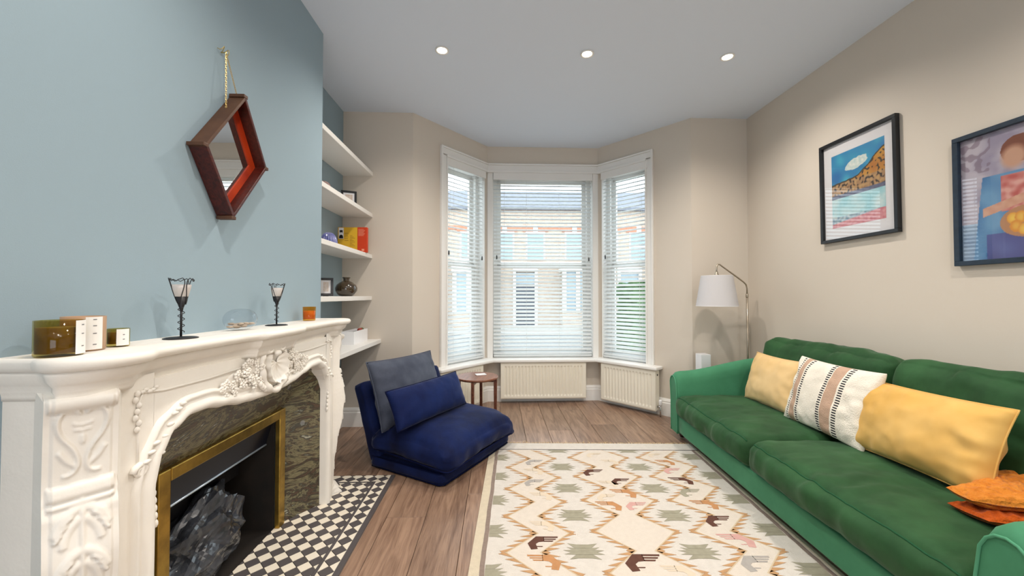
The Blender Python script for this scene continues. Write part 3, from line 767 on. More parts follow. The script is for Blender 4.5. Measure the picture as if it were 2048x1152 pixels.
hd = b.build('hood', M['hood'], fi)
MB().tube([(-.036, -.32, .437), (-.036, .32, .437)], .0045, 8).build('hood_lip', M['hood_lip'], hd, smooth=True)
MB().box(-.16, -.155, -.30, .30, .30, .36).build('fire_bar', M['black'], fi)

# crumpled plastic bag in the firebox
bm = bmesh.new(); bmesh.ops.create_icosphere(bm, subdivisions=5, radius=1.0)
for v in bm.verts:
    p = v.co.copy()
    f1 = abs(nz(p * 1.5 + Vector((3, 1, 7)))) * .62 + abs(nz(p * 2.7 + Vector((9, 2, 4)))) * .24 + abs(nz(p * 6 + Vector((1, 5, 2)))) * .045
    p *= (1.12 - f1)
    z = p.z * .16 + .145 + .10 * max(0, p.z) * sm((p.y + .1) / .8)
    v.co = (p.x * .125, p.y * .27, max(.003, z))
me = bpy.data.meshes.new('plastic_bag'); bm.to_mesh(me); bm.free(); me.materials.append(M['bag'])
tag(obj_of('plastic_bag', me, None, (CHX - .125, FC - .045, .008)), 'crumpled smoky plastic bag stuffed into the firebox', 'plastic bag')

# ---------------------------------------------------------------- tiled hearth
he = thing('hearth', 'black and cream chequered tile hearth with dark border strips', 'hearth', (-.9, FC, 0))
def HF(x, y, z): return (x + .9, y - FC, z)
X1, Y1, Y0 = -.668, 2.585, 2 * FC - 2.585
MB().fbox(HF, CHX + .001, X1, Y0, Y1, 0.0002, .005).build('grout_bed', M['grout'], he)
MB().fbox(HF, X1 - .026, X1, Y0, Y1, .005, .0105).build('border_strip', M['tile_d'], he)
MB().fbox(HF, -.781, -.767, Y0 + .1, 2.498, .005, .0105).build('border_strip', M['tile_d'], he)
MB().fbox(HF, CHX + .002, -.781, 2.484, 2.498, .005, .0105).build('border_strip', M['tile_d'], he)
dg = .0697; hd_ = dg / 2; cx0, cy0 = -.7305, 2.533
rest = {0: MB(), 1: MB()}; shared = {}
regs = [(-.766, X1 - .027, Y0, Y1 - .002), (CHX + .002, -.766, 2.499, Y1 - .002), (CHX + .002, -.782, Y0, 2.483)]
for ri, rg in enumerate(regs):
    for i in range(-16, 4):
        for j in range(-60, 4):
            if (i + j) % 2: continue
            cx, cy = cx0 + i * hd_, cy0 + j * hd_
            g = .0022; r_ = hd_ - g
            poly = clip_rect([(cx - r_, cy), (cx, cy - r_), (cx + r_, cy), (cx, cy + r_)], *rg)
            if len(poly) < 3 or area(poly) < 5e-5: continue
            ci = i % 2
            if cy > 1.42:
                full = area(poly) > 2 * r_ * r_ * .995
                if full and ci in shared:
                    obj_of('tile', shared[ci], he, HF(cx, cy, .005))
                else:
                    pp = [(p[0] - cx, p[1] - cy) for p in poly]
                    o = MB().prism(pp, ident, 0, .0055).build('tile', M['tile_w'] if ci else M['tile_d'], he, loc=HF(cx, cy, .005))
                    if full: shared[ci] = o.data
            else:
                rest[ci].prism(poly, HF, .005, .0105)
for ci in (0, 1):
    o = rest[ci].build('tile_field', M['tile_w'] if ci else M['tile_d'], he); o['kind'] = 'stuff'

# ---------------------------------------------------------------- diamond mirror on the chimney breast
mr = thing('wall_mirror', 'diamond-shaped mirror in a deep dark red wooden box frame', 'mirror', (CHX, 1.627, 1.768))
dc = [Vector((-.189, -.026)), Vector((-.033, -.268)), Vector((.187, .008)), Vector((.032, .268))]      # left, bottom, right, top in (y, z)
def inset(t): return [p * (1 - t) for p in dc]
outr, inn_, mir = inset(0), inset(.085), inset(.30)
DM = .066
for k in range(4):
    n = (k + 1) % 4
    q = [outr[k], outr[n], inn_[n], inn_[k]]
    top = k in (2, 3)
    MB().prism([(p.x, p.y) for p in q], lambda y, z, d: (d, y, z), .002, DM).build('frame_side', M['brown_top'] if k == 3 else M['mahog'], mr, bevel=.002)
    q2 = [inn_[k], inn_[n], mir[n], mir[k]]
    b = MB(); b.add([(.022, inn_[k].x, inn_[k].y), (.022, inn_[n].x, inn_[n].y), (.020, mir[n].x * 1.02, mir[n].y * 1.02), (.020, mir[k].x * 1.02, mir[k].y * 1.02),
                     (.004, inn_[k].x, inn_[k].y), (.004, inn_[n].x, inn_[n].y), (.004, mir[n].x * 1.02, mir[n].y * 1.02), (.004, mir[k].x * 1.02, mir[k].y * 1.02)],
                    [(0, 1, 2, 3), (4, 7, 6, 5), (0, 4, 5, 1), (3, 2, 6, 7), (0, 3, 7, 4), (1, 5, 6, 2)])
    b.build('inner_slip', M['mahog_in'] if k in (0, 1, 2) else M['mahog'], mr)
b = MB(); b.prism([(p.x * 1.03, p.y * 1.03) for p in mir], lambda y, z, d: (d, y, z), .012, .016); b.build('mirror_glass', M['mirror'], mr)
for k in range(4):
    p = outr[k] * .985
    MB().box(.004, DM + .001, p.x - .013, p.x + .013, p.y - .007, p.y + .007).build('corner_cap', M['brown_top'], mr, bevel=.002)
hk = (.02, -.024, .417)
for s, e in ((-1, dc[3] * .70 + dc[0] * .30), (1, dc[3] * .97)):
    b = MB(); n = 24; st_ = Vector(hk); en = Vector((.03, e.x, e.y + .004))
    for q in range(n):
        c_ = st_.lerp(en, (q + .5) / n); l = (en - st_).length / n * .72; ax = (en - st_).normalized(); sd = ax.cross(Vector((1, 0, 0))).normalized()
        if q % 2: sd = Vector((1, 0, 0))
        b.tube([c_ + ax * l * math.cos(t_ * 1.0472) + sd * .0028 * math.sin(t_ * 1.0472) for t_ in range(6)], .0008, 4, closed=True)
    b.build('chain', M['gold'], mr)
b = MB()
for s in (-1, 1): b.tube([(.004 + .018 * math.sin(k * .4), -.024 + s * (.003 + .022 * k / 8), .417 + .018 * math.sin(k * .45) ** 2) for k in range(9)], .0014, 6)
b.tube([(.0, -.024, .417), (.022, -.024, .417)], .002, 6)
b.build('wall_hook', M['gold'], mr)

# ---------------------------------------------------------------- mantel ornaments
MZ = 1.0482
def jar(x, y, r_, h, label, wm, gm, lab_ang, ink_rows):
    t = thing('candle_jar', label, 'candle', (x, y, MZ), 0, 'candle jars at the end of the mantel')
    MB().lathe([(0, 0), (r_ * .93, 0), (r_, .004), (r_, h), (r_ * .94, h), (r_ * .93, .008), (0, .008)], seg=36).build('glass_cup', gm, t, smooth=True)
    if wm: MB().lathe([(0, .0085), (r_ * .91, .0085), (r_ * .91, h * .80), (0, h * .79)], seg=32).build('wax', wm, t, smooth=True)
    b = MB(); w_ = .42 if r_ > .03 else .62
    b.grid(lambda i, j: ((r_ + .0006) * math.cos(lab_ang + w_ * (i / 8 - .5) * 2), (r_ + .0006) * math.sin(lab_ang + w_ * (i / 8 - .5) * 2), (.004, h - .001)[j]), 9, 2)
    lb_ = b.build('paper_label', M['paper'], t, smooth=True)
    b = MB()
    for z in ink_rows:
        b.grid(lambda i, j: ((r_ + .001) * math.cos(lab_ang + .06 * i - .1), (r_ + .001) * math.sin(lab_ang + .06 * i - .1), h * z + .0022 * j), 4, 2)
    b.build('label_print', M['ink'], lb_)
    return t
jar(-1.030, .950, .041, .084, 'large olive glass candle jar with white label, on the mantel end', M['olive_wax'], M['olive'], R(18), (.25, .6, .85))
jar(-1.068, 1.040, .041, .088, 'large tan candle jar with white label, behind the olive jar', None, M['tan_wax'], R(-16), (.18, .5, .72, .9))
jar(-1.055, 1.118, .0235, .050, 'small olive candle jar with white label beside the tan jar', M['olive_wax'], M['olive'], R(-20), (.4, .65))

def heart_holder(x, y, rot, label):
    t = thing('candle_holder', label, 'candle holder', (x, y, MZ), rot, 'wire heart candle holders on the mantel')
    MB().lathe([(.046, 0), (.047, .002), (.040, .0045), (.012, .007), (0, .0075)], seg=32).build('base_plate', M['wire'], t, smooth=True)
    MB().tube([(0, 0, .005), (0, 0, .105)], .0034, 8).build('stem', M['wire'], t, smooth=True)
    n = 60
    MB().tube([(.0085 * math.cos(k * .42), .0085 * math.sin(k * .42), .02 + .085 * k / n) for k in range(n)], .0013, 6).build('spiral_wire', M['wire'], t, smooth=True)
    MB().lathe([(.004, .09), (.0055, .1), (.018, .138), (.0172, .138), (.003, .098)], seg=24, caps=False).build('cone_cup', M['wire'], t, smooth=True)
    for k in range(3):
        an = k * 2.094 + .3; b = MB(); pts = []
        for s in range(41):
            q = s / 40; sd = q * 2 - 1                        # one heart-shaped petal
            wv = .95 * math.copysign(1, sd) * math.sin(math.pi * abs(sd)) ** .7 if 0 < abs(sd) < 1 else 0
            zz_ = .112 + .104 * (1 - abs(sd)) + .018 * math.sin(math.pi * abs(sd)) ** 2 - (.022 if abs(sd) < .06 else .022 * max(0, 1 - abs(sd) / .25))
            rad = .008 + .030 * (zz_ - .1) / .116
            a2 = an + wv
            pts.append((rad * math.cos(a2), rad * math.sin(a2), zz_))
        b.tube(pts, .0013, 6); b.build('heart_wire', M['wire'], t, smooth=True)
    MB().lathe([(.0, .132), (.0165, .134), (.024, .166), (.0255, .178), (.0245, .178), (.0, .17)], seg=24).build('frosted_cup', M['frost'], t, smooth=True)
heart_holder(-1.043, 1.316, .2, 'black wire heart candle holder between small jar and glass bowl')
heart_holder(-1.043, 1.868, 1.0, 'black wire heart candle holder between glass bowl and amber votive')
t = thing('glass_bowl', 'clear pebble-shaped glass bowl with shells inside on the mantel', 'bowl', (-1.052, 1.625, MZ), R(-25))
def blob(sc_, z0):
    b = MB(); n = 14
    pr = [(math.sin(math.pi * k / n) ** .8, .5 - .5 * math.cos(math.pi * k / n)) for k in range(n + 1)]
    return b.lathe([(p[0] * .060 * sc_, z0 + p[1] * .088 * sc_) for p in pr], seg=36, sx=.72, sy=1.08)
blob(1, 0).build('glass_shell', M['clear'], t, smooth=True)
rr = random.Random(5)
for k in range(16):
    an = rr.random() * 6.28; q = rr.random() ** .5
    MB().ball((.028 * q * math.cos(an), .042 * q * math.sin(an), .010 + .014 * rr.random() + .006 * q), (.010 + .006 * rr.random(), .012, .005), 8, 5).build('shell', M['pebble'], t, smooth=True)
t = thing('votive_candle', 'amber glass votive candle at the alcove end of the mantel', 'candle', (-1.062, 2.225, MZ))
MB().lathe([(0, 0), (.030, 0), (.032, .004), (.034, .078), (.0318, .078), (.030, .008), (0, .008)], seg=32).build('glass_cup', M['amber'], t, smooth=True)
MB().lathe([(0, .0085), (.0295, .0085), (.0305, .055), (0, .054)], seg=24).build('wax', M['amber_wax'], t, smooth=True)

# ---------------------------------------------------------------- things on the alcove shelves
def top(i): return SHZ[i] + .0362
t = thing('ring_ornament', 'round pinkish patterned disc ornament on the second alcove shelf', 'ornament', (-1.30, 2.93, top(1)), R(20))
MB().lathe([(0, 0), (.02, 0), (.022, .008), (.008, .012), (0, .012)], seg=20).build('base', M['coral'], t, smooth=True)
b = MB(); b.tube([(.034 * math.cos(k * .2618), 0, .058 + .034 * math.sin(k * .2618)) for k in range(24)], .0155, 10, closed=True)
for k in range(30): b.ball((.034 * math.cos(k * .2094), -.013 + .026 * (k % 2), .058 + .034 * math.sin(k * .2094)), .006, 6, 4)
b.ball((0, 0, .058), (.024, .010, .024), 12, 6)
b.build('disc', M['coral'], t, smooth=True)

def photo_frame(name, label, loc, rz, w_, h, fm, lean=R(12)):
    t = thing(name, label, 'photo frame', loc, rz)
    q = .018; c_, s_ = math.cos(lean), math.sin(lean)
    Fp = lambda x, y, z: (x, y * c_ + z * s_, z * c_ - y * s_ + .004)
    MB().fbox(Fp, -w_ / 2, w_ / 2, -.006, .006, 0, q).fbox(Fp, -w_ / 2, w_ / 2, -.006, .006, h - q, h).fbox(Fp, -w_ / 2, -w_ / 2 + q, -.006, .006, q, h - q).fbox(Fp, w_ / 2 - q, w_ / 2, -.006, .006, q, h - q).build('frame', fm, t, bevel=.002)
    MB().fbox(Fp, -w_ / 2 + q, w_ / 2 - q, .0, .004, q, h - q).build('mount', M['mount'], t)
    MB().fbox(Fp, -w_ / 2 + q * 1.9, w_ / 2 - q * 1.9, -.001, .0, q * 1.9, h - q * 1.9).build('photograph', M['photo'], t)
    MB().add([(-.015, h * s_ * .7 + .004, h * .7), (.015, h * s_ * .7 + .004, h * .7), (.02, h * .55, .0), (-.02, h * .55, .0), (-.015, h * s_ * .7 + .007, h * .7), (.015, h * s_ * .7 + .007, h * .7), (.02, h * .55 + .003, .0), (-.02, h * .55 + .003, .0)],
             [(0, 1, 2, 3), (4, 7, 6, 5), (0, 4, 5, 1), (1, 5, 6, 2), (2, 6, 7, 3), (3, 7, 4, 0)]).build('easel_leg', fm, t)
    return t
photo_frame('photo_frame', 'small black photo frame on the second alcove shelf', (-1.27, 3.34, top(1)), R(22), .125, .150, M['pframe'])
photo_frame('photo_frame', 'grey-framed portrait snapshot leaning beside the brown vase', (-1.322, 3.03, top(3)), R(24), .105, .142, M['darkmetal'])
t = thing('glass_dome', 'blue and lilac ribbed glass dome beside the yellow book', 'ornament', (-1.284, 2.985, top(2)))
b = MB(); n = 12
b.grid(lambda i, j: ((.060 + .0035 * math.cos(i * math.pi)) * math.cos(j / n * 1.5) ** .8 * math.cos(i * 2 * math.pi / 40), (.060 + .0035 * math.cos(i * math.pi)) * math.cos(j / n * 1.5) ** .8 * math.sin(i * 2 * math.pi / 40), .105 * math.sin(j / n * 1.5708)), 40, n + 1, cu=True)
b.build('dome', M['bluegl'], t, smooth=False)
t = thing('book', 'open-jacketed book with yellow cover panel and red panel on the shelf', 'book', (-1.262, 3.40, top(2)))
MB().box(-.120, .124, .004, .026, .002, .215).build('pages', M['pages'], t)
ycov = MB().box(-.124, .044, .0, .004, 0, .219).box(-.124, .044, .026, .030, 0, .219).build('yellow_cover', M['yellow'], t, bevel=.001, bseg=1)
rcov = MB().box(.045, .127, -.001, .004, 0, .2195).box(.045, .127, .026, .031, 0, .2195).box(.1245, .128, .0, .03, 0, .2195).build('red_cover', M['red'], t, bevel=.001, bseg=1)
ph = MB().box(-.116, -.074, -.0008, .0, .118, .214).build('portrait_photo', M['mount'], ycov)
b = MB()
def disc(b_, x, z, rx, rz, y, n=16): b_.add([(x + rx * math.cos(k * 2 * math.pi / n), y, z + rz * math.sin(k * 2 * math.pi / n)) for k in range(n)], [tuple(range(n))])
b.add([(-.113, -.0012, .122), (-.077, -.0012, .122), (-.080, -.0012, .145), (-.090, -.0012, .153), (-.100, -.0012, .153), (-.110, -.0012, .145)], [(0, 1, 2, 3, 4, 5)])
disc(b, -.095, .186, .015, .008, -.0012); disc(b, -.095, .176, .012, .012, -.0011)
b.build('portrait_silhouette', M['black'], ycov)
b = MB(); disc(b, -.095, .166, .008, .010, -.0015); b.build('portrait_face', M['mount'], ycov)
b = MB()
for k in range(9): b.box(-.02, .025 - .012 * (k % 3), -.0006, 0, .055 + .011 * k, .058 + .011 * k)
for k in range(5): b.box(-.066, -.032 - .004 * (k % 2), -.0006, 0, .10 + .016 * k, .104 + .016 * k)
b.build('printed_lines', mat('brown_ink', (150, 110, 30), .8), ycov)
b = MB()
for k in range(7): b.box(.052, .098 + .006 * (k % 3), -.0016, -.001, .145 + .009 * k, .148 + .009 * k)
b.box(.082, .104, -.0016, -.001, .012, .03); b.build('printed_lines', mat('pale_ink', (240, 160, 130), .8), rcov)

t = thing('round_vase', 'round dark brown glass vase with narrow flared neck on the shelf', 'vase', (-1.232, 3.20, top(3)))
pr = [(0, 0), (.045, 0), (.068, .016), (.084, .046), (.086, .066), (.076, .092), (.050, .114), (.026, .124), (.022, .132), (.024, .142), (.031, .150), (.031, .155), (.026, .155), (.018, .140), (.016, .126)]
MB().lathe(pr, seg=40, caps=False).build('body', M['vase'], t, smooth=True)
t = thing('open_box', 'open white box with trinkets on the lowest alcove shelf', 'box', (-1.2085, 3.335, top(4)))
b = MB().box(-.052, .052, -.165, .165, 0, .004).box(-.052, -.047, -.165, .165, .004, .105).box(.047, .052, -.165, .165, .004, .105).box(-.047, .047, -.165, -.160, .004, .105).box(-.047, .047, .160, .165, .004, .105)
b.build('box_body', M['plastic'], t)
MB().box(-.046, .046, -.159, .159, .0045, .085).build('dark_contents', M['darkmetal'], t)
for k, (y, m) in enumerate(((.06, 'stuffr'), (.095, 'stuffr'), (.125, 'stuffg'))):
    MB().ball((.015, y, .100), (.018, .02, .016), 10, 6).build('trinket', M[m], t, smooth=True)

# ---------------------------------------------------------------- patterned rug (local x across, local y away from the camera)
RA = R(-2.9)
rug = thing('kilim_rug', 'cream flat-woven rug with ochre sawtooth diamonds and hand motifs', 'rug', (-.035, 2.99, 0), RA)
RW, RL, TH = 1.575, 2.45, .006
MB().box(-.02, RW, -RL, .128, .0003, TH).build('rug_ground', M['rug'], rug)
MB().box(-.02, .026, -RL, .0, TH - .002, TH + .0004).build('side_border', M['rug_edge'], rug)
MB().box(1.545, RW, -RL, .0, TH - .002, TH + .0004).build('side_border', M['rug_edge'], rug)
wob = random.Random(2)
for x in (.026, 1.52):
    b = MB(); n = 60; xs = [x + .002 * wob.uniform(-1, 1) for _ in range(n + 1)]
    b.grid(lambda i, j: (xs[i] + (0, .022)[j], -RL * i / n, TH + .0008), n + 1, 2)
    b.build('side_stripe', M['r_st'], rug)
MB().box(.0, RW, -.004, .003, TH - .001, TH + .0012).build('hem_line', M['r_dk'], rug)
PT = .2925
Z1, Z2, Z3 = TH + .0006, TH + .0010, TH + .0014
pat = {k: MB() for k in ('r_chan', 'r_or', 'r_line', 'r_gr', 'r_br', 'r_cop', 'r_pk', 'r_gy', 'r_pale')}
def poly(key, pts, z=Z2): pat[key].add([(p[0], -p[1], z) for p in pts], [tuple(range(len(pts)))])
NK = 9
def chain(left_out, left_in, right_out, right_in, t_out_l, t_out_r):
    """one woven channel: zigzag boundaries given by out/in positions; returns vertices"""
    L_, Rr = [], []
    for k in range(-1, NK):
        L_ += [(left_out, t_out_l + k * PT), (left_in, t_out_l + (k + .5) * PT)]
        Rr += [(right_out, t_out_r + k * PT), (right_in, t_out_r + (k + .5) * PT)]
    return L_, Rr
def cut(seq): 
    return [(max(.05, min(1.515, s_)), t_) for s_, t_ in seq]
jit = random.Random(4)
for lo, li, ro, ri, tl, tr in ((.136, .290, .450, .300, .312, .163), (.582, .738, .980, .832, .145, .145), (1.080, 1.250, 1.412, 1.262, .140, .283)):
    L_, Rr = chain(lo, li, ro, ri, tl, tr)
    # channel body built in strips between t samples
    ts = sorted({round(t_, 4) for _, t_ in L_ + Rr if -.0001 <= t_ <= RL - .02} | {0.004, RL - .02})
    def at(seq, t_):
        for (s0, t0), (s1, t1) in zip(seq, seq[1:]):
            if t0 <= t_ <= t1: return s0 + (s1 - s0) * (t_ - t0) / (t1 - t0)
        return seq[0][0] if t_ < seq[0][1] else seq[-1][0]
    for ta, tb in zip(ts, ts[1:]):
        poly('r_chan', [(at(L_, ta), ta), (at(Rr, ta), ta), (at(Rr, tb), tb), (at(L_, tb), tb)], Z1)
    for seq, sgn in ((L_, -1), (Rr, 1)):
        for (s0, t0), (s1, t1) in zip(seq, seq[1:]):
            if t1 < .004 or t0 > RL - .03: continue
            ta, tb = max(t0, .004), min(t1, RL - .02)
            sa, sb = s0 + (s1 - s0) * (ta - t0) / (t1 - t0), s0 + (s1 - s0) * (tb - t0) / (t1 - t0)
            wl = .0075
            poly('r_line', [(sa, ta), (sb, tb), (sb - sgn * wl, tb), (sa - sgn * wl, ta)], Z2)
            n = 4
            for q in range(n):                                   # sawteeth pointing away from the channel
                f0, f1 = (q + .02) / n, (q + .90) / n
                tA, tB = t0 + (t1 - t0) * f0, t0 + (t1 - t0) * f1
                if tA < .004 or tB > RL - .02: continue
                sA, sB = s0 + (s1 - s0) * f0, s0 + (s1 - s0) * f1
                far = max(sA * sgn, sB * sgn) * sgn
                ins = q / (n - 1) if abs(s1 - lo) > .05 and abs(s1 - ro) > .05 else 1 - q / (n - 1)   # 0 at out vertex, 1 at waist
                ln = .044 + .036 * ins + .004 * jit.uniform(-1, 1)
                tm = tA * .5 + tB * .5 + (.010 if t0 < t1 and abs(sA - sB) > 0 else 0) * (1 if (sB - sA) * sgn > 0 else -1)
                tip = (far + sgn * (ln * .55 + .010), tm)
                if not .052 < tip[0] < 1.517: tip = (max(.052, min(1.517, tip[0])), tm)
                poly('r_or', [(sA + sgn * .001, tA), tip, (sB + sgn * .001, tB)], Z2)
            # solid lozenge at the waist / fishtail at the point
            s_, t_ = s1, t1
            if .03 < t_ < RL - .05:
                if abs(s_ - li) < .01 or abs(s_ - ri) < .01:
                    poly('r_or', [(s_ + sgn * .002, t_), (s_ + sgn * .022, t_ - .018), (s_ + sgn * .044, t_), (s_ + sgn * .022, t_ + .018)], Z2)
                else:
                    poly('r_or', [(s_, t_), (s_ + sgn * .030, t_ - .014), (s_ + sgn * .018, t_), (s_ + sgn * .030, t_ + .014)], Z3)
def clipx(pts, x0, x1): return clip_rect(pts, x0, x1, .006, RL - .02)
def medallion(s_, t_, x0, x1):
    w_ = .094
    for P_ in ([(-.040, -.024), (-.086, -.030), (-.056, -.012), (-.106, -.008), (-.066, .006), (-.104, .020), (-.040, .022), (.040, .022), (.104, .020), (.066, .006), (.106, -.008), (.056, -.012), (.086, -.030), (.040, -.024)],
               [(-.042, -.023), (-.078, -.058), (-.030, -.050), (.030, -.050), (.078, -.058), (.042, -.023)],
               [(-.042, .021), (-.080, .054), (-.030, .046), (.030, .046), (.080, .054), (.042, .021)]):
        q = [(s_ + p[0] * w_ / .104, t_ + p[1]) for p in P_]
        q = clipx(q, x0, x1)
        if len(q) > 2: poly('r_gr', q, Z2)
for k in range(-1, NK):
    medallion(.498, .300 + k * PT, .05, 1.5); medallion(1.030, .296 + k * PT, .05, 1.5)
    medallion(.052, .150 + k * PT, .050, .30); medallion(1.478, .122 + k * PT, 1.2, 1.518)
def hand(s_, t_, key, flip=1, size=1.0):
    """woven hand: palm, forearm stub, four fingers and a thumb; (s_, t_) is its centre"""
    W_, H_ = .150 * size, .098 * size
    def P_(pts): return [(s_ + flip * (p[0] - .5) * W_, t_ - (p[1] - .5) * H_) for p in pts]
    for q in ([(.0, .46), (.28, 1.0), (.54, 1.0), (.54, .60), (.36, .56), (.26, .42)], [(.0, .46), (.26, .42), (.31, .05), (.10, .0)],
              [(.52, .89), (.98, .89), (1.0, 1.0), (.52, 1.0)], [(.52, .74), (.90, .74), (.93, .83), (.52, .83)], [(.52, .59), (.80, .59), (.84, .68), (.52, .68)], [(.29, .20), (.46, .20), (.48, .26), (.28, .26)]):
        poly(key, P_(q), Z3)
for s_, t_, key, fl, sz in ((.312, .230, 'r_gy', 1, .85), (.300, .372, 'r_pale', -1, .9), (.298, .526, 'r_gy', 1, .85), (.330, .690, 'r_pale', -1, .9), (.318, .985, 'r_pale', -1, .85), (.314, 1.118, 'r_br', 1, 1.0), (.308, 1.252, 'r_cop', -1, 1.0), (.30, 1.40, 'r_gy', 1, 1), (.31, 1.55, 'r_br', -1, 1),
                            (.70, .382, 'r_br', 1, .95), (.850, .505, 'r_br', 1, .85), (.760, .535, 'r_pale', -1, .8), (.826, .652, 'r_cop', -1, 1.0), (.715, .700, 'r_pale', 1, .8), (.706, .790, 'r_cop', -1, .95), (.862, .790, 'r_pk', 1, .85), (.76, .10, 'r_pale', 1, .8), (.85, .22, 'r_pale', -1, .8),
                            (.752, 1.250, 'r_br', 1, 1.15), (.88, 1.31, 'r_pale', -1, .9), (.75, 1.42, 'r_cop', -1, 1), (.85, 1.56, 'r_br', 1, 1),
                            (1.21, .10, 'r_pale', 1, .7), (1.24, .222, 'r_cop', -1, .85), (1.240, .352, 'r_pk', 1, .85), (1.238, .492, 'r_br', -1, .95), (1.232, .640, 'r_gr', 1, .95), (1.250, .772, 'r_cop', -1, .95), (1.250, .930, 'r_br', 1, 1.0), (1.250, 1.090, 'r_pk', -1, 1.05), (1.252, 1.250, 'r_gy', 1, 1.05), (1.25, 1.42, 'r_br', -1, 1)):
    hand(s_, t_, key, fl, sz)
PN = {'r_chan': 'ivory_channel', 'r_or': 'ochre_sawteeth', 'r_line': 'channel_outline', 'r_gr': 'sage_medallions', 'r_br': 'brown_hands', 'r_cop': 'copper_hands', 'r_pk': 'rose_hands', 'r_gy': 'grey_hands', 'r_pale': 'faded_hands'}
for k_, b in pat.items():
    o = b.build(PN[k_], M[k_], rug); o['kind'] = 'stuff'
b = MB(); rr = random.Random(9)
for k in range(130):
    x = .0 + RW * k / 130; l = .016 + .016 * rr.random()
    if rr.random() < .12: l *= 2.0
    b.tube([(x, .126, .0045), (x + rr.uniform(-.010, .010), .126 + l * .6, .005), (x + rr.uniform(-.02, .02), .126 + l, .0035)], [.0022, .002, .001], 5)
o = b.build('fringe', M['fringe'], rug); o['kind'] = 'stuff'

# ---------------------------------------------------------------- soft shapes
EDGE = []
def softbox(sx, sy, sz, r_, N=18, top=.0, front=.0, side=.0, wr=.0, ws=7.0, seed=0, bot=0.0, fold=0.0):
    """upholstered block centred on the origin, puffed on top / front, gently wrinkled"""
    bm = bmesh.new(); bmesh.ops.create_cube(bm, size=2.0)
    bmesh.ops.subdivide_edges(bm, edges=bm.edges[:], cuts=N, use_grid_fill=True)
    h = Vector((sx / 2, sy / 2, sz / 2)); EDGE.clear()
    for v in bm.verts:
        p = v.co.copy()
        w_ = Vector((p.x * h.x, p.y * h.y, p.z * h.z))
        q = Vector([max(-(h[i] - r_), min(h[i] - r_, w_[i])) for i in range(3)])
        d = w_ - q
        if d.length > 1e-9: w_ = q + d.normalized() * r_ * min(1.0, max(abs(d[i]) for i in range(3)) / r_)
        fx, fy, fz = 1 - p.x ** 2, 1 - p.y ** 2, 1 - p.z ** 2
        ex = (1 - p.x ** 4) * (1 - p.y ** 4)
        w_.z += (top if p.z > 0 else -bot) * abs(p.z) * ex
        w_.x += front * (-1 if p.x < 0 else .4) * abs(p.x) * fz * (1 - p.y ** 6)
        w_.y += side * (1 if p.y > 0 else -1) * abs(p.y) * fz * (1 - p.x ** 6)
        if wr:
            s_ = Vector((p.x * h.x, p.y * h.y, p.z * h.z)) * ws + Vector((seed, seed * 2.3, 0))
            e = .4 + .6 * max(abs(p.x), abs(p.y)) ** 3
            w_ += w_.normalized() * wr * (noise.noise(s_) + .6 * noise.noise(s_ * 2.1)) * e
        if fold:
            yy_ = p.y * h.y; xx_ = p.x * h.x
            f_ = noise.noise(Vector((xx_ * 3.5 + seed, yy_ * 13 + 2 * noise.noise(Vector((xx_ * 5, yy_ * 3, seed))), p.z * h.z * 3))) + .5 * noise.noise(Vector((xx_ * 8 + seed, yy_ * 24, 5)))
            w_ += Vector((-.5 if p.x < -.9 else 0, 0, .9)) * fold * f_ * (.35 + .65 * abs(p.x) ** 2) * (1 if p.z > -.5 else 0)
        v.co = w_
        if p.x < -.999 and p.z > .999: EDGE.append((w_.x - .0005, w_.y, w_.z + .0005))
    EDGE.sort(key=lambda q: q[1])
    return bm
def bm_obj(name, bm, m, parent, loc=(0, 0, 0), rot=(0, 0, 0), smooth=True):
    me = bpy.data.meshes.new(name); bm.to_mesh(me); bm.free(); me.materials.append(m)
    if smooth: me.polygons.foreach_set('use_smooth', [True] * len(me.polygons))
    return obj_of(name, me, parent, loc, rot)

def pillow_bm(w, h, t, N=36, bow=.07, wr=.006, ws=9, seed=0, pw_=.5, colour=None, edge=.004):
    """two sheets sewn round the edge; local x wide, z tall, y thick"""
    b = MB(); n = N + 1
    def pt(i, j, s):
        u, v = -1 + 2 * i / N, -1 + 2 * j / N
        x = u * w / 2 * (1 - bow * (1 - v * v) ** 1.0 * abs(u) ** 2); z = v * h / 2 * (1 - bow * (1 - u * u) * abs(v) ** 2)
        prof = max(0, (1 - abs(u) ** 2.4) * (1 - abs(v) ** 2.4)) ** pw_
        y = s * (t / 2 * prof + (edge if prof > 0 else 0))
        q = Vector((x * ws + seed, z * ws, s * 2.0 + seed))
        rad = max(abs(u), abs(v))
        y += s * wr * (noise.noise(q) * (1 - prof * .4) + .9 * noise.noise(q * 2.3) * rad) * min(1, prof * 3)
        return (x, y, z)
    b.grid(lambda i, j: pt(i, j, -1), n, n)
    b.grid(lambda i, j: pt(i, j, 1), n, n)
    if colour:
        for k, f in enumerate(b.f):
            kk = k % (N * N); i, j = kk // N, kk % N
            b.m[k] = colour((i + .5) / N, (j + .5) / N)
    return b, [pt(i, 0, 1) for i in range(n)] + [pt(N, j, 1) for j in range(1, n)] + [pt(i, N, 1) for i in range(N - 1, -1, -1)] + [pt(0, j, 1) for j in range(N - 1, 0, -1)]
def set_frame(o, c, right, up):
    r_ = Vector(right).normalized(); u = Vector(up); u = (u - r_ * u.dot(r_)).normalized(); f = u.cross(r_)   # local x, y(thick), z
    m = Matrix((r_, f, u)).transposed().to_4x4(); m.translation = Vector(c); o.matrix_world = m

